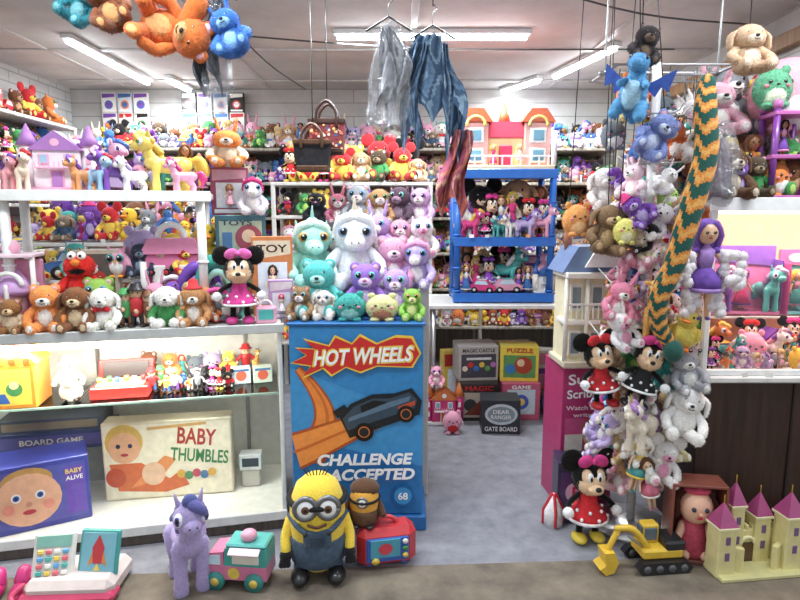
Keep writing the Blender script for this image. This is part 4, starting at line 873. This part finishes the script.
for s in (-1, 1): g.box((s*.78, 0, -.11), (.02, .18, .21), '#e8e8e6')
make('cabinet_riser', g, (2.27, 3.08, 1.074))
def blister(w, h, c, c2, toys):
    g = Geo(); g.box((0, .05, h/2), (w, .01, h), c, CA); g.box((0, 0, .01), (w, .1, .02), c, CA)
    g.prism([(-w/2, h*.78), (w/2, h*.7), (w/2, h), (-w/2, h)], .035, .045, c2, CA); g.disc(-w*.2, h*.87, w*.15, .033, '#f8e8f0', rz=h*.07)
    for s in (-1, 1): g.box((s*w*.49, 0, h*.4), (.006, .1, h*.8), c2, CA)
    for i, t in enumerate(toys): g.add(t, XF(((i-(len(toys)-1)/2)*w/len(toys), .0, .02), (0, 0, .1), h*.62))
    g.faces([(-w/2, -.05, .02), (w/2, -.05, .02), (w/2, -.05, h*.8), (-w/2, -.05, h*.8)], [(0, 1, 2, 3)], '#ffffff', GL); return g
make('boxed_doll_set', blister(.36, .36, '#e07ab0', '#7a58b8', [tpony(PU, PK), doll('#e8c098', '#b060c0', HP, PU), tpony(TE, LV)]), (1.83, 3.08, 1.08), -.05)
make('boxed_doll_set', blister(.3, .34, '#50b0b8', '#d860a0', [doll('#e8c098', YE, TE, PK), doll('#b88058', BK, HP)]), (2.19, 3.08, 1.08), .05)
g = Geo(); g.box((0, 0, .15), (1.5, .28, .3), '#c0bcb8'); make('display_riser', g, (2.25, 3.1, 1.671))
g = Geo(); fill(g, (1.46, 2.72), (2.9, 2.72), 1.671, .13, .2, plush+dolls+ponies, gap=.7); fill(g, (1.5, 2.82), (2.9, 2.82), 1.671, .22, .3, plush+dolls, gap=.7); fill(g, (1.52, 2.92), (2.9, 2.92), 1.671, .3, .36, plush, gap=.7)
fill(g, (1.5, 3.05), (2.9, 3.05), 1.971, .26, .38, plush); make('cabinet_plush_toys', g)
def tower(c, c2):
    g = Geo()
    for s in (-1, 1):
        for y in (-.07, .07): g.cyl((s*.09, y, 0), (s*.09, y, .42), .018, c); g.sph((s*.09, y, .44), .025, c2, PS)
    for z in (.01, .2, .4): g.box((0, 0, z), (.22, .18, .02), c2)
    g.add(dolls[0], XF((0, 0, .02), sc=.17)); g.add(dolls[2], XF((0, 0, .21), sc=.17)); return g
make('fairy_tower_playset', tower('#803a98', '#c868b0'), (1.76, 2.74, 1.671), -.1, (.75, .9, .95))
make('puppy_plush', teddy('#6a4a32', '#e0d0b8', 'flop'), (1.5, 2.7, 1.671), .1, .24)
make('bunny_plush', teddy('#f0bccc', WH, 'bunny'), (1.52, 2.92, 1.98), .1, (.34, .3, .26))
make('round_plush', squish('#f0a8b8', '#fcf0f0'), (1.86, 2.88, 1.98), -.1, (.46, .4, .40))
make('round_plush', squish('#68b48c', '#e8f0d8'), (1.70, 2.76, 2.08), -.2, .2)
def hang(name, g, x, y, z, sc, rot=(0, 0, 0), top=None):
    G = Geo(); G.add(g, XF((0, 0, 0), rot, sc)); t = (top or H)-z
    G.fuzz(70000, .0075, .0013, 11000); v = G.v[0]; k = v[v[:, 2].argmax()]
    G.tube([(k[0], k[1], k[2]-.02), (0, 0, t)], .0025, '#303030', PS, seg=5, cap=False); return make(name, G, (x, y, z))
hang('dog_plush', teddy('#ccac8c', '#e8d8c0', 'flop'), 1.49, 2.62, 2.20, (.24, .23, .21))

# ------------------------------------------------------------------ PLUSH COLUMN (rack with hanging toys)
g = Geo(); g.lathe([(.2, 0), (.2, .02), (.03, .04)], '#d8d8d8', ME); g.cyl((0, 0, .03), (0, 0, 2.3), .022, '#f0f0f0')
for z in np.arange(.3, 2.2, .22):
    g.torus((0, 0, z), .1, .004, '#d0d0d0', ME, rot=(pi/2, 0, 0), n=16, seg=6)
    for k in range(6): a = k*pi/3+z; g.tube([(.02*math.cos(a), .02*math.sin(a), z), (.13*math.cos(a), .13*math.sin(a), z+.01), (.15*math.cos(a), .15*math.sin(a), z+.04)], .004, '#d0d0d0', ME, seg=5)
make('hanging_toy_rack', g, (1.2, 2.83, 0))
g = Geo(); SEG[0] = 12
soft = [teddy(c, b, e, big=k) for c, b, e, k in [('#f0e8e0', WH, 'flop', 0), ('#d8c8a8', '#f0e8d8', 'round', 0), ('#f4f0f0', WH, 'bunny', 0), ('#f0c0cc', WH, 'cat', 1), ('#a8886a', '#e0d0b8', 'flop', 0), ('#c8b4e0', WH, 'cat', 1), ('#f0e4b4', WH, 'round', 0), ('#e8a0b8', WH, 'round', 0), ('#f4d4dc', WH, 'bunny', 0)]]+[giraffe()]
SEG[0] = 16
for t_ in soft: t_.fuzz(600, .04, .007, 1500)
for i in range(96):
    z = .22+1.5*(i/96); a = R.uniform(-pi*1.05, pi*.05); r = R.uniform(.1, .18)*(1.15 if z < .95 else .85)
    g.add(R.choice(soft*5+plush+dolls[:6]), XF((r*math.cos(a), r*math.sin(a), z), (R.uniform(-.5, .2), R.uniform(-.8, .8), a+pi/2), R.uniform(.11, .19)))
make('hanging_plush_cluster', g, (1.2, 2.83, 0))
def col(name, gg, X, z, s, Y=2.62, r=0, tilt=0):
    G = Geo(); G.add(gg, XF((0, 0, 0), (0, tilt, 0), s)); h = (s if not hasattr(s, '__len__') else s[2]); G.fuzz(70000, .007, .0013, 10000)
    G.tube([(0, .02, h*.9), (0, .2, h+.03)], .003, '#d0d0d0', PS, seg=5); return make(name, G, (X, Y, z), r)
col('mouse_doll_plush', mousegirl('#c81e28', '#d0252e'), .97, .70, .34, 2.66, .1, -.15)
col('mouse_doll_plush', mousegirl('#202020', '#d83888'), 1.08, .72, .33, 2.6, -.2, .25)
make('mouse_doll_plush', mousegirl('#d81e28', '#d83888'), (.93, 2.7, 0), .1, (.42, .42, .43))
col('puppy_plush', teddy('#f4f0ec', WH, 'flop'), 1.3, .58, .25, 2.6, -.2, .2)
col('koala_plush', teddy('#b4b4ba', WH, 'round'), 1.34, .8, .2, 2.6, -.1, -.2)
col('duck_plush', duck('#f0dc64'), 1.28, 1.0, .2, 2.6, -.5, .2)
col('giraffe_plush', giraffe(), 1.14, 1.04, .28, 2.58, -.4)
col('bunny_plush', teddy('#f4f0f0', PK, 'bunny'), 1.04, 1.0, .17, 2.62, .2, -.3)
col('bunny_plush', teddy('#e890ac', WH, 'bunny'), .98, 1.12, .19, 2.65, 0, .3)
col('unicorn_plush', pony('#e8dcc8', '#b88cc8', horn='#e8c860'), 1.12, .52, .24, 2.58, -.8)
col('baby_doll', doll('#e8c098', '#d8b860', '#489c98', YE, False), 1.1, .3, .27, 2.6, .1, .2)
col('baby_doll', doll('#e8c098', '#6a4428', '#d07088', WH, False), 1.2, .22, .26, 2.58, 0, -.2)
col('elephant_plush', teddy('#e8e4e0', PK, 'mouse'), 1.22, .36, .2, 2.6, -.1, .2)
g = doll('#e8b890', '#8058b0', '#7048a8', '#b088d0', False)
for s in (-1, 1):
    for i in range(26):
        a = R.uniform(0, 2*pi); b = R.uniform(-1, 1); g.sph((s*.24+.09*math.cos(a), -.02+.07*math.sin(a), .5+.18*b), (.055, .05, .055), '#ece4e6', seg=8)
    for i in range(14): g.sph((s*.12+R.uniform(-.06, .06), R.uniform(-.05, .05), .16+R.uniform(-.1, .12)), .055, '#ece4e6', seg=8)
col('furry_fashion_doll', g, 1.34, 1.14, .44, 2.54, -.1)
# snake (tiger-striped, hangs diagonally)
g = Geo()
def scol(t, j): 
    u = 2*pi*j/28; k = math.sin(t*88+1.5*math.sin(u*3)+.9*math.sin(u*5+1)); return '#1e564c' if k > .05 else ('#d8882f' if k > -.8 else '#e4a850')
g.tube([(.0, 0, .90), (-.01, -.02, .78), (.0, -.03, .6), (-.05, -.04, .38), (-.1, -.04, .16), (-.16, -.04, -.0), (-.15, -.03, -.12), (-.1, -.02, -.2)], [.035, .05, .052, .052, .048, .043, .038, .03], scol, PL, seg=28, sm=30, flat=.6)
g.sph((-.08, -.03, -.24), (.045, .04, .05), '#2a5a50'); eyes(g, .02, -.065, -.23, .01)
g.tube([(0, 0, .93), (-.06, .22, .98)], .003, '#d0d0d0', PS, seg=5)
make('snake_plush', g, (1.28, 2.52, 1.25), fur=.004)
hang('dolphin_plush', teddy('#8898d0', '#d8e0f4', 'round', '#d8e0f4'), 1.1, 2.75, 1.88, .22, (.1, .7, 0))
def lump(w, d, h, col_, mat, seed, seg=40):
    V, L, C = SPH(seg); V = V.copy(); ph = random.Random(seed).uniform(0, 9)
    n = 1+.12*np.sin(V[:, 0]*5+ph+V[:, 2]*3)+.1*np.sin(V[:, 1]*7+V[:, 2]*6+ph*2)+.08*np.sin(V[:, 0]*13+V[:, 2]*9)+.05*np.sin(V[:, 0]*21-V[:, 2]*15+ph)
    V[:, 2] = np.sign(V[:, 2])*np.abs(V[:, 2])**.6
    rr = np.sqrt(V[:, 0]**2+V[:, 1]**2)+1e-6; f = rr**-.35
    tp = np.clip(1.0-.55*(V[:, 2]*.5+.5)**2.5, .12, 1); V[:, 0] *= w*n*tp*f; V[:, 1] *= d*n*tp*f; V[:, 2] = V[:, 2]*h/2*(1+.05*np.sin(V[:, 0]*40))-h/2
    g = Geo(); g.raw(V, L, C, col_, mat, True); return g
G = Geo(); G.add(lump(.08, .05, .36, '#c8ccd0', FI, 3)); G.add(lump(.05, .03, .25, '#786878', CL, 5), XF((0, 0, -.07)))
G.tube([(0, 0, -.02), (-.1, .2, .05)], .003, '#404040', PS, seg=5); make('bagged_plush', G, (1.38, 2.56, 2.0))
# boxes + dollhouse left of the column
g = gamebox(.2, .18, .33, '#34284a', [('r', 0, .15, .17, .26, '#4c3468'), ('c', 0, .17, .06, '#d8b0c8'), ('t', 'B', 0, .17, .05, '#c02060', .07), ('t', 'DOLL', 0, .05, .14, '#f0f0f0', .03)])
make('toy_packaging_box', g, (.93, 2.93, 0), -.1)
g = gamebox(.3, .28, .80, '#b82c68', [('r', 0, .3, .26, .42, '#d05084'), ('t', 'Susie', -.02, .73, .2, '#ffffff', .06, .05), ('t', 'Scribbles', 0, .65, .25, '#ffffff', .05, .05), ('c', .05, .42, .08, '#e0b080'), ('c', .05, .46, .085, '#b06828', .05), ('r', -.08, .35, .1, .14, '#e8e0d0'), ('r', .05, .28, .1, .14, '#4060a0'), ('t', 'Watch her', -.03, .57, .2, '#f8d8e0', .025), ('t', 'write!', -.03, .53, .12, '#f8d8e0', .025)])
make('doll_packaging_box', g, (1.01, 3.17, 0), .1)
g = Geo(); w_ = '#f4e8c0'
g.box((0, 0, .015), (.36, .26, .03), '#d8ccb0'); g.box((0, .02, .2), (.32, .2, .36), w_); g.box((0, -.05, .19), (.36, .14, .02), '#f4f0e4'); g.box((0, -.03, .385), (.37, .24, .025), '#f4f0e4')
g.prism([(-.2, .395), (.2, .395), (.12, .5), (-.12, .5)], -.12, .14, '#6a84b0'); g.prism([(-.08, .42), (.08, .42), (0, .55)], -.16, -.05, w_); g.prism([(-.1, .42), (.1, .42), (0, .58), (0, .55)], -.17, -.155, '#ffffff')
for x in (-.17, -.06, .06, .17): g.cyl((x, -.11, .03), (x, -.11, .38), .011, '#f4f0e4')
for x in (-.11, 0, .11):
    for z in (.1, .29): g.box((x, -.082, z), (.065, .012, .11), '#f8f4ec'); g.box((x, -.088, z), (.045, .01, .085), '#8a9aa0')
for i in range(13): g.box((-.17+.0283*i, -.115, .235), (.006, .006, .06), '#f8f4ec')
g.box((0, -.115, .265), (.35, .012, .01), '#f8f4ec'); g.cyl((-.12, .05, .48), (-.12, .05, .6), .02, '#b87858')
make('victorian_dollhouse', g, (1.03, 3.1, .802), .05, (1, 1, 1.28))
hang('pumpkin_plush', squish('#e8a458', '#f4c890'), .86, 2.85, 1.5, .17)
hang('shaggy_dog_plush', teddy('#8a6c4c', '#ccac80', 'flop'), .96, 2.78, 1.42, .24, (0, .2, 0))
hang('bird_plush', squish('#ecе480'.replace('е', 'e'), '#f4f0c8'), 1.04, 2.7, 1.47, .13)
hang('sheep_plush', teddy('#ece4e0', WH, 'flop'), 1.02, 2.95, 1.62, .22)
g = Geo()
for i in range(22):
    x = R.uniform(1.05, 1.5); y = R.uniform(2.85, 3.2); z = R.uniform(1.45, 2.1); s = R.uniform(.15, .23)
    g.add(R.choice(soft*2+plush), XF((x, y, z), (R.uniform(-.3, .3), R.uniform(-.6, .6), R.uniform(-.6, .4)), s)); g.tube([(x, y, z+s*.9), (x, y, 2.3)], .003, '#404040', PS, seg=4)
g.tube([(1.0, 3.02, 2.3), (1.6, 3.02, 2.3)], .012, '#b0b0b0', ME)
for yy in (2.85, 3.2): g.tube([(1.0, yy, 2.3), (1.6, yy, 2.3)], .006, '#b0b0b0', ME)
for x in (1.02, 1.58): g.tube([(x, 2.85, 2.3), (x, 3.2, 2.3)], .008, '#b0b0b0', ME); g.tube([(x, 3.02, 2.3), (x, 3.02, H)], .005, '#b0b0b0', ME)
make('hanging_plush_rail', g)

# ------------------------------------------------------------------ right floor toys
g = Geo(); Y_ = '#e8bc18'; D = '#26262a'
for s in (-1, 1):
    g.prism([(-.02, 0), (.2, 0), (.225, .03), (.2, .06), (-.02, .06), (-.045, .03)], s*.07-.02, s*.07+.02, D)
    for x in (0, .06, .12, .18): g.cyl((x, s*.07-.022, .03), (x, s*.07+.022, .03), .018, '#606066')
g.box((.09, 0, .085), (.2, .13, .05), Y_, bev=.01); g.box((.15, 0, .12), (.1, .13, .05), D, bev=.01); g.box((.06, .03, .15), (.08, .06, .1), Y_, bev=.008); g.box((.055, -.002, .155), (.06, .01, .06), '#5a6a78'); g.box((.018, .03, .16), (.01, .045, .05), '#5a6a78')
g.tube([(.03, -.03, .1), (-.05, -.03, .2), (-.13, -.03, .21)], [.018, .018, .014], Y_, PS, seg=6, sm=3); g.tube([(-.12, -.03, .21), (-.17, -.03, .1)], .014, Y_, PS, seg=6); g.tube([(0, -.03, .11), (-.07, -.03, .17)], .007, '#c0c0c4', ME)
g.prism([(-.2, .11), (-.15, .11), (-.13, .06), (-.15, .01), (-.19, .0), (-.22, .03), (-.19, .05)], -.07, .01, Y_)
make('toy_excavator', g, (1.10, 2.48, 0), .1, .97)
def castle():
    g = Geo(); c = '#e8dc98'; rf = '#b04a80'
    g.box((0, .0, .01), (.42, .22, .02), '#d8d090')
    for x, h, r in ((-.17, .24, .045), (.17, .27, .045), (-.06, .3, .035), (.07, .24, .04)):
        y = -.03 if abs(x) > .1 else .04
        g.box((x, y, h/2), (r*2, r*2, h), c); g.box((x, y, h+.005), (r*2.3, r*2.3, .015), '#ece4b0')
        V = [(x-r*1.1, y-r*1.1, h+.01), (x+r*1.1, y-r*1.1, h+.01), (x+r*1.1, y+r*1.1, h+.01), (x-r*1.1, y+r*1.1, h+.01), (x, y, h+.12)]
        g.faces(V, [(0, 1, 4), (1, 2, 4), (2, 3, 4), (3, 0, 4), (3, 2, 1, 0)], rf); g.tube([(x, y, h+.11), (x, y, h+.15)], .003, '#e0c040', ME, seg=5)
        for z in (h*.45, h*.78): g.box((x, y-r, z), (.022, .008, .04), '#7a5a88')
    g.box((0, .03, .09), (.32, .03, .18), c)
    for i in range(9): g.box((-.14+.035*i, .03, .19), (.018, .03, .025), c)
    for s in (-1, 1): g.box((s*.12, -.04, .07), (.1, .025, .14), c, rot=(0, 0, s*.5))
    g.box((0, .012, .06), (.07, .012, .11), '#5a3c24'); g.torus((0, .01, .11), .035, .008, '#f6edb8', a0=0, a1=pi, n=10); return g
make('toy_castle', castle(), (1.6, 2.47, 0), .12, (.96, 1.0, .95))
g = Geo(); g.box((0, .06, .19), (.26, .02, .38), '#7a4238', CA); g.box((0, 0, .01), (.26, .14, .02), '#7a4238', CA)
for s in (-1, 1): g.box((s*.125, 0, .19), (.012, .14, .38), '#8a4a3a', CA)
g.box((0, 0, .375), (.26, .14, .012), '#8a4a3a', CA)
g.tube([(0, .02, .06), (0, .01, .17)], [.085, .06], '#c84860', CL); g.sph((0, -.02, .26), (.08, .065, .08), '#f0b898', PS); g.sph((0, .02, .3), (.1, .05, .07), '#5a2c20'); g.sph((0, -.02, .34), (.065, .04, .02), '#d84868', CL)
for s in (-1, 1): g.sph((s*.03, -.08, .27), .011, '#203050', PS); g.sph((s*.085, 0, .25), (.03, .03, .05), '#5a2c20'); g.tube([(s*.05, .0, .16), (s*.09, -.04, .1)], [.022, .018], '#f0b898', PS); g.tube([(s*.03, 0, .06), (s*.045, -.05, .035)], .022, '#f0b898', PS)
g.sph((0, -.084, .232), (.016, .006, .006), '#c02040', PS); g.sph((0, -.088, .25), (.01, .008, .008), '#e8a888', PS)
make('boxed_baby_doll', g, (1.375, 2.54, 0), -.15, (.92, .95, 1.02))
g = Geo(); g.sph((0, 0, .1), (.07, .06, .09), '#e0a890', PS); g.sph((0, -.02, .2), (.06, .055, .06), '#e0a890', PS); eyes(g, .02, -.072, .21, .008)
for s in (-1, 1): g.tube([(s*.06, 0, .14), (s*.09, -.06, .1)], [.022, .018], '#e0a890', PS); g.tube([(s*.03, -.03, .03), (s*.05, -.12, .025)], [.03, .022], '#e0a890', PS)
make('baby_doll', g, (1.88, 2.56, 0), -.2)
g = Geo(); g.lathe([(.05, 0), (.05, .08), (.005, .17)], '#f4f0f0', CL)
for k in range(4): a = k*pi/2; g.tube([(.052*math.cos(a), .052*math.sin(a), .01), (.052*math.cos(a), .052*math.sin(a), .08), (.01*math.cos(a), .01*math.sin(a), .165)], .008, '#d02030', PS)
make('toy_tent', g, (.80, 2.84, 0))

# ------------------------------------------------------------------ hanging from ceiling
G = Geo(); G.add(teddy('#d8702c', '#e8a868', 'round', '#e8a868'), XF((0.03, 0, .0), (0, 1.9, 0), .3)); G.add(teddy('#7a4424', '#c89058', 'round', '#d8a870'), XF((-.04, -.03, -.05), (0, -.5, .2), .22))
G.tube([(.1, 0, -.02), (.2, -.02, -.03), (.27, -.02, .05)], [.03, .035, .045], '#c8641f', PL, sm=4)
hang('monkey_plush', G, -1.10, 2.55, 2.40, 1)
hang('bear_plush', teddy('#2a8a98', '#80c0c8', 'cat'), -1.38, 2.6, 2.40, .19, (0, .6, 0))
hang('blue_alien_plush', teddy('#3c78c4', '#98c8e8', 'bunny', '#98c8e8'), -.67, 2.55, 2.26, (.22, .22, .2), (0, -.4, 0))
def cloth(w, h, c, mat=CL, folds=3, taper=.35, seed=0, cs=None):
    g = Geo(); nx, nz = 30, 26; r = random.Random(seed); ph = r.uniform(0, 6); V = []
    for i in range(nz+1):
        t = i/nz; ww = w*(taper+(1-taper)*min(1, t*1.8))*(1+.16*math.sin(t*6+ph))
        for j in range(nx+1):
            u = j/nx-.5; V.append((u*ww+.03*math.sin(t*4+ph), .035*math.sin(u*folds*2*pi+t*3+ph)*(.3+t)+.01*math.sin(u*23+t*11), -t*h*(1-.25*abs(math.sin(u*5+ph)))))
    F = [(i*(nx+1)+j, i*(nx+1)+j+1, (i+1)*(nx+1)+j+1, (i+1)*(nx+1)+j) for i in range(nz) for j in range(nx)]
    cs = cs or [c]
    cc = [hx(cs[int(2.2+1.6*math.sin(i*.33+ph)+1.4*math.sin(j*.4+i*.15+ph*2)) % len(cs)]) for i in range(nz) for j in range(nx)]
    g.faces(V, F, np.array(cc), mat, True); return g
def hanger(g): g.tube([(-.1, 0, -.02), (0, 0, .04), (.1, 0, -.02)], .005, '#303030', PS, seg=6); g.tube([(0, 0, .04), (0, 0, .09), (.02, 0, .11), (.0, 0, .13)], .003, '#808080', ME, seg=5, sm=3); return g
def hangcloth(name, parts, x, y, z):
    g = Geo()
    for p, o_ in parts: g.add(p, XF(o_))
    hanger(g); g.tube([(0, 0, .12), (0, 0, H-z)], .003, '#303030', PS, seg=5, cap=False); make(name, g, (x, y, z))
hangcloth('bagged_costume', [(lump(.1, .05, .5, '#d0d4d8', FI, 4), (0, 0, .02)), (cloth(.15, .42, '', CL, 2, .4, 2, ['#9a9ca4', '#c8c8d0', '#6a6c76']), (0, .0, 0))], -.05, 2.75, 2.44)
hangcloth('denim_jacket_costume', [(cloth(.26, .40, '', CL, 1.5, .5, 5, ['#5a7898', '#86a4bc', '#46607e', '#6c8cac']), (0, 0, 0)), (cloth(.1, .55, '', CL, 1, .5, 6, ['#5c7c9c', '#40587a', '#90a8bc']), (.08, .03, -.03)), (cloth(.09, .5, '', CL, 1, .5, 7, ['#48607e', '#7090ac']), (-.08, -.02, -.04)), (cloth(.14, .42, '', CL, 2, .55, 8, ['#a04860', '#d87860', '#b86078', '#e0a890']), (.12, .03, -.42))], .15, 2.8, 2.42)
hangcloth('bagged_clothing', [(lump(.065, .04, .5, '#a0a4aa', FI, 12), (0, 0, .02)), (cloth(.1, .42, '', CL, 2, .5, 13, ['#4c4e56', '#7a7c84']), (0, .0, 0))], -.79, 2.6, 2.52)
g = dino('#58a0d0', '#a8d0e4', '#3458a0')
for s in (-1, 1): g.prism([(s*.12, .55), (s*.55, .85), (s*.5, .5), (s*.38, .56), (s*.32, .4), (s*.22, .48)], .1, .13, '#3c5cb0', CL)
hang('dragon_plush', g, 1.0, 2.65, 2.02, .27, (0, .2, -.5))
hang('bear_plush', teddy('#3c3438', '#7a6450', 'cat'), 1.06, 2.72, 2.26, .18, (0, .3, 0))
def bag(c, c2, w, h, dots=None):
    g = Geo(); g.prism([(-w*.42, 0), (w*.42, 0), (w*.5, h), (-w*.5, h)], -.05, .05, c, CL); g.box((0, 0, h*.98), (w*1.02, .11, .03), c2, CL); g.box((0, 0, .01), (w*.86, .11, .03), c2, CL)
    for y in (-.055, .055): g.tube([(-w*.28, y, h*.8), (-w*.25, y, h*1.3), (0, y, h*1.6), (w*.25, y, h*1.3), (w*.28, y, h*.8)], .009, c2, PS, sm=4, seg=7)
    if dots:
        for i in range(70): x = R.uniform(-.42, .42)*w; z = R.uniform(.1, .88)*h; g.disc(x, z, w*R.uniform(.02, .045), -.0515-i*.00002, R.choice(dots), CL, n=8)
    return g
G = bag('#7a2c30', '#3a2018', .2, .17, ['#e8c060', '#e0d0c0', '#305080', '#c06050', '#d8b090', '#7a2c30']); G.tube([(0, 0, .27), (0, 0, H-1.94)], .003, '#303030', PS, seg=5, cap=False)
make('patterned_handbag', G, (-.40, 3.3, 1.94))
G = bag('#201e24', '#5a3a24', .2, .15); G.tube([(0, 0, .24), (0, 0, H-1.84)], .003, '#303030', PS, seg=5, cap=False)
make('black_handbag', G, (-.47, 3.22, 1.84))

# ------------------------------------------------------------------ world + daylight
w = bpy.data.worlds.new('daylight'); bpy.context.scene.world = w; w.use_nodes = True
w.node_tree.nodes['Background'].inputs[0].default_value = (.86, .93, 1, 1); w.node_tree.nodes['Background'].inputs[1].default_value = .74

cam = bpy.data.cameras.new('camera'); cam.sensor_width = 36; cam.lens = 26.1
co = bpy.data.objects.new('camera', cam); bpy.context.scene.collection.objects.link(co)
co.location = (0, 0, 1.6); co.rotation_euler = (math.radians(90-8.3), 0, 0); bpy.context.scene.camera = co
bpy.context.scene.view_settings.view_transform = 'Standard'
print('verts', sum(len(m.vertices) for m in bpy.data.meshes))
